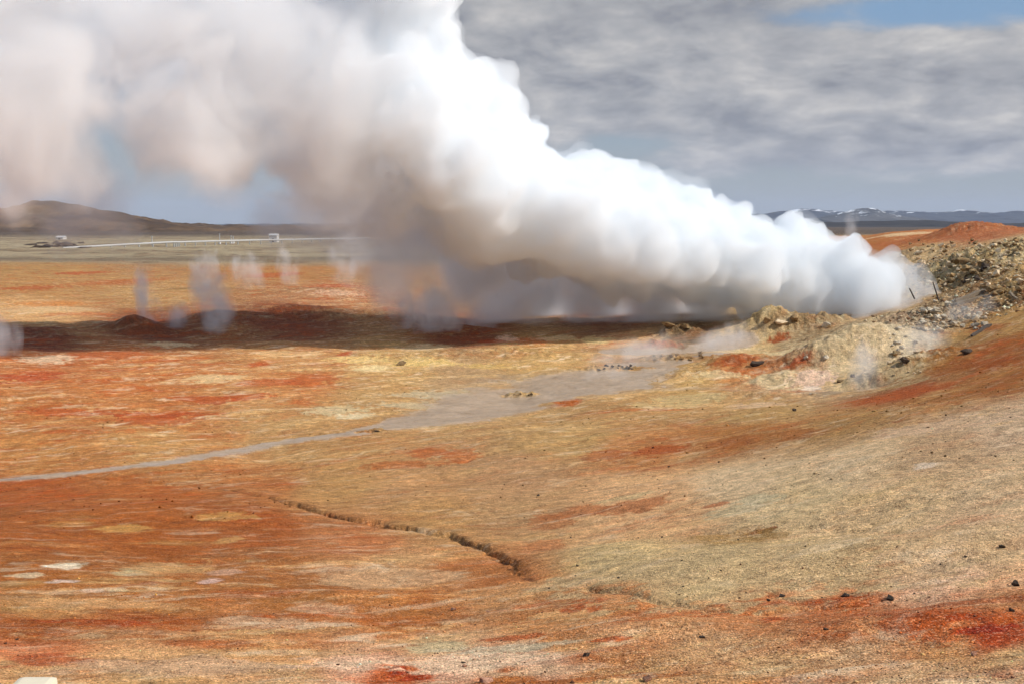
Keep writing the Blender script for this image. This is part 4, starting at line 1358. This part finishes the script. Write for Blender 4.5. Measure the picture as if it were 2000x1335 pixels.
# the pipeline across the lava plain
pl = empty('pipeline', at(350, 476, 640))
tag(pl, 'long white pipeline crossing the lava plain below the brown hill', 'pipeline')
PATH = [(122, 485.0, 560), (230, 478.6, 590), (338, 473.0, 620), (352, 473.0, 625), (430, 471.0, 650), (520, 469.0, 690), (600, 467.6, 730), (668, 466.2, 770), (760, 465, 800)]
PW = [at(*q) for q in PATH]
for i in range(len(PW) - 1):
    if i == 2:
        continue
    bm = bmesh.new()
    tube(bm, PW[i], PW[i + 1], 0.52, seg=14)
    own(from_bm('pipe_section', bm, M_PIPE), pl)
bm = bmesh.new()
pj = PW[2] + np.array([0, 0, 0.0])
tube(bm, pj, PW[3], 0.52, seg=14)
own(from_bm('pipe_bend', bm, M_PIPE), pl)
for i in range(len(PW) - 1):
    for t_ in (0.12, 0.37, 0.62, 0.87):
        q = PW[i] * (1 - t_) + PW[i + 1] * t_
        zg = zat(q[0], q[1])
        if q[2] - zg < 0.6:
            continue
        bm = bmesh.new()
        box(bm, q[0] - 0.25, q[0] + 0.25, q[1] - 0.5, q[1] + 0.5, zg - 0.2, q[2] - 0.5)
        own(from_bm('pipe_support', bm, M_STEEL), pl)


def stack(px, py, hp, d, label):
    q = at(px, py, d)
    zg = zat(q[0], q[1])
    top = at(px, py - hp, d)[2]
    o = empty('vent_stack', (q[0], q[1], zg))
    bm = bmesh.new()
    tube(bm, (0, 0, -0.3), (0, 0, 1.6), 0.75, 0.75, 12)
    from_bm('base_drum', bm, M_WHITE, o)
    bm = bmesh.new()
    tube(bm, (0, 0, 1.6), (0, 0, top - zg), 0.30, 0.22, 10)
    from_bm('stack_pipe', bm, M_PIPE, o)
    bm = bmesh.new()
    tube(bm, (0, 0, top - zg), (0, 0, top - zg + 0.5), 0.42, 0.42, 10)
    from_bm('stack_cap', bm, M_STEEL, o)
    return tag(o, label, 'vent stack')


stack(429, 470, 12, 690, 'tallest thin white stack standing behind the pipeline')
stack(451, 469, 7, 700, 'shorter white stack right of the tallest one behind the pipeline')
stack(455.5, 469, 6, 705, 'shortest thin stack just beside the shorter one behind the pipeline')
stack(297, 473, 10, 640, 'faint grey stack in the steam left of the pipeline bend')


def building(px, py, wpx, hpx, d, label, roofm, dp=8.0):
    q = at(px, py, d)
    zg = zat(q[0], q[1])
    w = wpx * d / F
    h = max(hpx * d / F, at(px, py - hpx, d)[2] - zg)
    o = empty('building', (q[0], q[1], zg))
    bm = bmesh.new()
    box(bm, -w / 2, w / 2, 0, dp, -0.5, h)
    from_bm('wall', bm, M_WHITE, o)
    bm = bmesh.new()
    v = [bm.verts.new(p) for p in ((-w / 2 - .3, -.3, h + .003), (w / 2 + .3, -.3, h + .003), (w / 2 + .3, dp + .3, h + .003), (-w / 2 - .3, dp + .3, h + .003), (-w / 2 - .3, dp / 2, h + 0.16 * dp), (w / 2 + .3, dp / 2, h + 0.16 * dp))]
    for f in ((0, 1, 5, 4), (2, 3, 4, 5), (0, 4, 3), (1, 2, 5), (0, 3, 2, 1)):
        bm.faces.new([v[i] for i in f])
    from_bm('roof', bm, roofm, o)
    bm = bmesh.new()
    box(bm, -w * 0.12, w * 0.12, -0.06, -0.003, 0.0, min(2.6, h * 0.8))
    from_bm('door', bm, M_DOOR, o)
    return tag(o, label, 'building')


building(533, 468, 15, 8.0, 760, 'pale boxy building behind the pipeline in the steam', M_WHITE, 7)
building(116, 470, 13, 4.0, 900, 'small white building at the foot of the brown hill', M_WHITE, 7)

# a dark scrubby lava patch at the pipeline's left end
for k_ in range(16):
    px = pr.uniform(62, 165)
    q = ghit(px, pr.uniform(475, 485))
    o = PROTO[('dark', pr.randrange(5))].copy()
    o.name = 'lava_mound'
    C.objects.link(o)
    s = pr.uniform(2.0, 4.5)
    o.scale = (s * 1.6, s, s * pr.uniform(0.3, 0.6))
    o.rotation_euler = (0, 0, pr.uniform(0, 6.28))
    o.location = (q[0], q[1], zat(q[0], q[1]) + 0.2)
    tag(o, 'low dark lava mound at the left end of the pipeline', 'lava mound', 'dark lava mounds by the pipeline')

# the white block at the very bottom left
q = at(67, 1333, 15.2)
zg = zat(q[0], q[1])
bm = bmesh.new()
w = 74 * 15.2 / F / 2
tp = at(67, 1327, 15.2)[2]
box(bm, -w, w, -0.16, 0.16, -0.15, max(tp - zg, 0.2))
o = from_bm('marker_stone', bm, M_STONEW, bev=0.075)
o.location = (q[0], q[1], zg)
tag(o, 'rounded white painted stone block cut off by the bottom left edge', 'marker stone')

# ------------------------------------------------------------------ steam
def ico(sub):
    bm = bmesh.new()
    bmesh.ops.create_icosphere(bm, subdivisions=sub, radius=1.0)
    v = np.array([q.co[:] for q in bm.verts])
    f = np.array([[w.index for w in q.verts] for q in bm.faces])
    bm.free()
    return v, f


ICO3 = ico(3)
ICO2 = ico(2)


def remeshed(me, voxel):
    """the outer skin of a mesh as one closed surface"""
    o = bpy.data.objects.new('tmp', me)
    C.objects.link(o)
    md = o.modifiers.new('r', 'REMESH')
    md.mode = 'VOXEL'
    md.voxel_size = voxel
    md.use_smooth_shade = True
    dg = bpy.context.evaluated_depsgraph_get()
    me2 = bpy.data.meshes.new_from_object(o.evaluated_get(dg))
    bpy.data.objects.remove(o)
    bpy.data.meshes.remove(me)
    return me2


def puff_hull(name, puffs, voxel, billow, mat, parent=None, grow=0.0):
    """one closed lumpy skin round many puffs: (x, y, z, r)"""
    v, f = ICO2
    vv = np.concatenate([v * (q[3] + grow) + np.array(q[:3]) for q in puffs])
    ff = np.concatenate([f + i * len(v) for i in range(len(puffs))])
    me = bpy.data.meshes.new('tmp')
    me.from_pydata(vv.tolist(), [], ff.tolist())
    me2 = remeshed(me, voxel)
    if billow:
        nv = len(me2.vertices)
        P = np.empty(nv * 3, np.float32)
        N = np.empty(nv * 3, np.float32)
        me2.vertices.foreach_get('co', P)
        me2.vertices.foreach_get('normal', N)
        P = P.reshape(-1, 3).astype(float)
        N = N.reshape(-1, 3).astype(float)
        dsp = 0
        for i, (wl, amp) in enumerate(billow):
            x, y, z = (P / wl).T
            dsp = dsp + amp * (0.75 - 2.0 * np.abs(noise3(x + 0.4 * noise3(x, y, z, 301), y, z + 0.4 * noise3(x, y, z, 302), 310 + i)))
        P = P + N * dsp[:, None]
        me2.vertices.foreach_set('co', P.astype(np.float32).ravel())
        me2.update()
        me2 = remeshed(me2, voxel)
    me2.name = name
    me2.materials.clear()
    me2.materials.append(mat)
    ob = bpy.data.objects.new(name, me2)
    C.objects.link(ob)
    if parent:
        ob.parent = parent
    return ob


def steam_shader(name, g=0.0, step=1.0):
    m, n = material(name)
    out = n.n('ShaderNodeOutputMaterial')
    pv = n.n('ShaderNodeVolumePrincipled')
    pv.inputs['Color'].default_value = (0.979, 0.991, 1.0, 1)
    pv.inputs['Anisotropy'].default_value = g
    n.link(pv.outputs[0], out.inputs['Volume'])
    m.cycles.volume_step_rate = step
    return m, n, pv.inputs['Density']


def dense_mat(name, dens, g=0.0):
    m, n, d = steam_shader(name, g)
    d.default_value = dens
    return m


def cloud_mat(name, blobs, dens, sc, amp, lo, hi, step, det=5.0, rough=0.58, stretch=(1, 1, 1), smooth=0.25):
    """soft ragged steam: thick in the middle of each puff (x, y, z, r), torn by turbulence towards its rim"""
    m, n, d = steam_shader(name, 0.0, step)
    pos = n.n('ShaderNodeNewGeometry').outputs['Position']
    acc = None
    for b in blobs:
        r3 = b[3] if hasattr(b[3], '__len__') else (b[3],) * 3
        nd = n.n('ShaderNodeVectorMath', operation='MULTIPLY_ADD')
        n.link(pos, nd.inputs[0])
        nd.inputs[1].default_value = tuple(1 / q for q in r3)
        nd.inputs[2].default_value = tuple(-b[i] / r3[i] for i in range(3))
        ln = n.n('ShaderNodeVectorMath', operation='LENGTH')
        n.link(nd.outputs[0], ln.inputs[0])
        acc = ln.outputs['Value'] if acc is None else n.math('SMOOTH_MIN', acc, ln.outputs['Value'], smooth)
    f = n.math('SUBTRACT', 1.0, acc)
    nz = n.noise(n.vmath('MULTIPLY', pos, stretch), sc, det, rough, 0.6)
    f = n.math('ADD', f, n.math('MULTIPLY', n.math('SUBTRACT', nz, 0.5), amp))
    n.link(n.math('MULTIPLY', n.ramp(f, lo, hi), dens), d)
    return m





def puffs_of(stations, nsub, keep=0.85, smin=0.22, smax=0.5):
    o = []
    for (px, py, d, rp) in stations:
        c = at(px, py, d)
        r_ = rp * d / F
        o.append((*c, r_ * keep))
        if rp > 90 and py > 120:
            for off_, kk in ((-0.75, 0.85), (0.75, 0.85), (-1.35, 0.6), (1.2, 0.6)):
                o.append((c[0] + 0.15 * off_ * r_, c[1] + off_ * r_, c[2], r_ * keep * kk))
        for _ in range(nsub if rp > 55 else 5):
            a, b = pr.uniform(0, 2 * math.pi), pr.uniform(-1, 1)
            q = math.sqrt(1 - b * b)
            rr = r_ * pr.uniform(smin, smax)
            dd = r_ - rr * pr.uniform(0.6, 1.0)
            s_ = (c[0] + dd * q * math.cos(a), c[1] + dd * q * math.sin(a), c[2] + dd * b, rr)
            o.append(s_)
            for _ in range(4 if rp > 40 else 0):
                a, b = pr.uniform(0, 2 * math.pi), pr.uniform(-1, 1)
                q = math.sqrt(1 - b * b)
                r2 = rr * pr.uniform(0.3, 0.5)
                o.append((s_[0] + rr * 0.85 * q * math.cos(a), s_[1] + rr * 0.85 * q * math.sin(a), s_[2] + rr * 0.85 * b, r2))
    return o


# the plume: (px, py, distance, radius in px), from the vent leftwards and up
PLUME = [(1715, 548, 138, 40), (1690, 560, 138, 56), (1690, 498, 138, 26), (1640, 545, 137, 74), (1585, 530, 137, 84), (1560, 462, 136, 34), (1530, 522, 136, 88), (1460, 510, 136, 96),
         (1430, 440, 136, 42), (1400, 490, 135, 102), (1330, 480, 134, 112), (1260, 465, 133, 124), (1190, 450, 132, 126), (1120, 425, 131, 136), (1060, 400, 130, 124), (990, 400, 129, 136), (930, 330, 128, 146), (870, 250, 127, 140), (840, 170, 126, 112), (800, 100, 125, 120),
         (770, 20, 124, 130), (720, 210, 125, 90), (690, 80, 123, 110), (740, -90, 122, 150)]
plume = bpy.data.objects.new('steam_plume', None)
C.objects.link(plume)
plume.location = tuple(at(1838, 583, 139))
tag(plume, 'huge white plume of steam pouring from the vent and billowing left across the sky', 'steam plume')

PLUME = [(a, b, d - max(0, 1400 - a) * 0.012, r) for a, b, d, r in PLUME]
PP = puffs_of(PLUME, 16)
own(puff_hull('billow', PP, 0.36, [(6.0, 1.1), (2.6, 0.9), (1.15, 0.5)], dense_mat('dense_steam', 0.7, 0.0)), plume)
# a thinner skin of torn steam round the dense body
VEIL = [q for q in PP if q[3] > 1.2]
own(puff_hull('torn_edge', VEIL, 0.6, [(5.0, 1.0), (2.2, 0.7), (1.0, 0.3)], dense_mat('thin_steam', 0.09), grow=0.4), plume)
# the thin jet where the steam leaves the ground
JET = puffs_of([(1850, 582, 139, 7), (1838, 580, 139, 14), (1820, 577, 139, 26), (1798, 573, 139, 36), (1770, 570, 139, 46), (1740, 562, 138, 58), (1728, 505, 138, 22), (1700, 552, 138, 66), (1790, 610, 134, 24), (1750, 612, 134, 30), (1690, 606, 134, 34)], 8)
own(puff_hull('jet', JET, 0.3, [(2.6, 0.9), (1.1, 0.5)], dense_mat('jet_steam', 0.26, 0.2)), plume)
# the spread-out, ragged part of the plume drifting off to the left
LEFT = [(660, 200, 112, 190), (640, 340, 114, 105), (745, 370, 120, 90), (520, 80, 108, 170), (345, 215, 104, 135), (430, 285, 107, 95), (380, 10, 105, 150), (220, 70, 102, 110), (80, 130, 100, 165), (60, 285, 100, 105), (160, 325, 102, 75),
        (-110, 180, 99, 220), (60, -90, 100, 210)]
blobs = []
for (px, py, d, rp) in LEFT:
    c = at(px, py, d)
    r_ = 1.5 * rp * d / F
    blobs.append((*c, (r_, r_ * 1.05, r_)))
hull = [(*b[:3], b[3][0] * 0.92) for b in blobs]
own(puff_hull('drifting_cloud', hull, 1.0, [], cloud_mat('drifting_steam', blobs, 0.32, 0.14, 2.3, 0.2, 0.8, 0.24, det=4.5, smooth=0.4)), plume)
# grey veil sinking below the plume
MIST = [(780, 470, 135, 110), (900, 540, 140, 70), (620, 420, 130, 85), (530, 430, 126, 60), (690, 440, 132, 80), (850, 610, 142, 55), (1400, 605, 138, 44), (1560, 604, 136, 40), (1690, 612, 134, 34), (760, 560, 140, 60), (180, 400, 116, 80), (240, 450, 118, 45), (130, 440, 117, 60)]
blobs = []
for (px, py, d, rp) in MIST:
    c = at(px, py, d)
    r_ = 1.5 * rp * d / F
    blobs.append((*c, (r_, r_ * 1.2, r_)))
hull = [(*b[:3], b[3][0] * 1.05) for b in blobs]
own(puff_hull('mist_veil', hull, 1.0, [], cloud_mat('grey_mist', blobs, 0.12, 0.16, 1.3, 0.2, 0.8, 0.26, det=4, stretch=(1, 1, 0.45))), plume)


# the grey underside sagging to the ground between the plume and the shaded bank
LOW = [(820, 430, 131, 95), (930, 510, 134, 85), (1040, 560, 138, 72), (1150, 580, 139, 64), (1270, 594, 139, 56), (1380, 604, 138, 44), (1480, 606, 137, 40), (980, 600, 142, 50), (1080, 612, 150, 44), (1200, 612, 150, 44), (1330, 616, 148, 40)]
blobs = []
for (px, py, d, rp) in LOW:
    c = at(px, py, d)
    r_ = 1.45 * rp * d / F
    blobs.append((*c, (r_ * 1.1, r_ * 1.2, r_)))
hull = [(*b[:3], b[3][2] * 1.05) for b in blobs]
own(puff_hull('sagging_mist', hull, 1.0, [], cloud_mat('sagging_mist', blobs, 0.42, 0.15, 1.1, 0.15, 0.8, 0.26, det=4)), plume)


# small columns of steam standing over the ground
def wisp_material():
    m, n, d = steam_shader('thin_rising_steam', 0.0, 0.35)
    tcn = n.n('ShaderNodeTexCoord')
    ln = n.n('ShaderNodeVectorMath', operation='LENGTH')
    nv = n.n('ShaderNodeTexNoise')
    nv.inputs['Scale'].default_value = 0.28
    nv.inputs['Detail'].default_value = 2.0
    n.link(n.n('ShaderNodeNewGeometry').outputs['Position'], nv.inputs['Vector'])
    off = n.vmath('MULTIPLY', n.vmath('SUBTRACT', nv.outputs['Color'], (0.5, 0.5, 0.5)), (2.2, 2.2, 0.5))
    n.link(n.vmath('ADD', tcn.outputs['Object'], off), ln.inputs[0])
    f = n.math('SUBTRACT', 1.0, ln.outputs['Value'])
    pos = n.n('ShaderNodeNewGeometry').outputs['Position']
    nz = n.noise(n.vmath('MULTIPLY', pos, (1, 1, 0.5)), 0.55, 5.0, 0.6, 0.8)
    f = n.math('ADD', f, n.math('MULTIPLY', n.math('SUBTRACT', nz, 0.5), 1.5))
    oz = n.n('ShaderNodeSeparateXYZ')
    n.link(tcn.outputs['Object'], oz.inputs[0])
    f = n.math('SUBTRACT', f, n.math('MULTIPLY', oz.outputs[2], 0.22))
    inf = n.n('ShaderNodeObjectInfo')
    sepc = n.n('ShaderNodeSeparateColor')
    n.link(inf.outputs['Color'], sepc.inputs[0])
    n.link(n.math('MULTIPLY', n.ramp(f, 0.2, 1.1), sepc.outputs[0]), d)
    return m


M_WISP = wisp_material()
bm_v, bm_f = ICO3
wv = bm_v.copy()
WISPS = [
    # px, py of the foot, d, width px, height px, density, lean px, label
    (292, 640, 136, 26, 130, .30, -20, 'thin white wisp of steam rising in front of the pointed end of the shaded bank'),
    (345, 640, 134, 22, 60, .20, -6, 'low faint wisp of steam just right of the pointed end of the shaded bank'),
    (425, 650, 132, 34, 150, .26, -18, 'tall thin column of steam rising across the middle of the shaded bank'),
    (8, 700, 110, 26, 130, .20, -8, 'white column of steam cut by the left edge of the photo, on the shaded ground'),
    (855, 660, 128, 44, 120, .30, -10, 'broad pale column of steam rising over the right part of the shaded ground'),
    (790, 650, 132, 36, 90, .18, -10, 'faint column of steam left of the broad one on the shaded ground'),
    (940, 655, 134, 40, 80, .14, -8, 'low greyish steam hanging over the shaded ground under the plume'),
    (565, 545, 215, 24, 80, .10, -10, 'faint steam column on the far orange ground below the white tank'),
    (490, 560, 200, 30, 70, .10, -8, 'low faint steam on the far orange ground above the crest of the shaded bank'),
    (405, 560, 200, 26, 80, .11, -8, 'pale steam puff on the far orange ground below the bend of the pipeline'),
    (690, 540, 190, 44, 110, .08, -16, 'wide faint steam drifting over the far orange ground at the end of the pipeline'),
    (1690, 748, 84, 34, 90, .17, -14, 'thin white steam puff rising from the hole at the foot of the cream mound'),
    (1800, 690, 98, 50, 60, .09, -18, 'thin steam drifting over the hollow behind the cream mound'),
    (1890, 640, 112, 50, 60, .07, -18, 'thin steam creeping over the pale stones below the broken timbers'),
    (1250, 700, 106, 90, 40, .12, -10, 'low steam lying over the grey pool of the mud stream'),
    (1420, 680, 108, 70, 46, .12, -14, 'low steam over the upper end of the mud stream'),
    (1665, 470, 215, 14, 70, .10, -2, 'faint upright wisp of steam beyond the plume in front of the snowy peak'),
    (1190, 740, 95, 50, 40, .07, -8, 'barely visible steam at the wide bend of the mud stream'),
]
wm = bpy.data.meshes.new('steam_wisp')
wm.from_pydata(wv.tolist(), [], bm_f.tolist())
wm.materials.append(M_WISP)
for (px, py, d, wp, hp, den, lean, lab) in WISPS:
    o = bpy.data.objects.new('steam_wisp', wm)
    C.objects.link(o)
    foot = at(px, py, d)
    top = at(px + lean, py - hp, d)
    mid = (foot + top) / 2
    o.location = tuple(mid)
    w_ = wp * d / F * 1.35
    o.scale = (w_, w_ * 1.3, abs(top[2] - foot[2]) * 0.85)
    o.rotation_euler = (0, math.atan2(top[0] - foot[0], top[2] - foot[2]), 0)
    o.color = (den * 2.2, 0, 0, 1)
    tag(o, lab, 'steam', 'small wisps of steam over the ground')

# ------------------------------------------------------------------ the air
hz = new_mesh('haze', [(x, y, z) for z in (-60, 1150) for x, y in ((-62000, -62000), (62000, -62000), (62000, 62000), (-62000, 62000))],
              [(3, 2, 1, 0), (4, 5, 6, 7), (0, 1, 5, 4), (1, 2, 6, 5), (2, 3, 7, 6), (3, 0, 4, 7)])
m, n = material('pale_air')
out = n.n('ShaderNodeOutputMaterial')
pv = n.n('ShaderNodeVolumePrincipled')
pv.inputs['Color'].default_value = (0.72, 0.82, 1.0, 1)
pv.inputs['Density'].default_value = 2.8e-5
pv.inputs['Anisotropy'].default_value = 0.0
n.link(pv.outputs[0], out.inputs['Volume'])
hz.data.materials.append(m)
kind(hz, 'stuff')
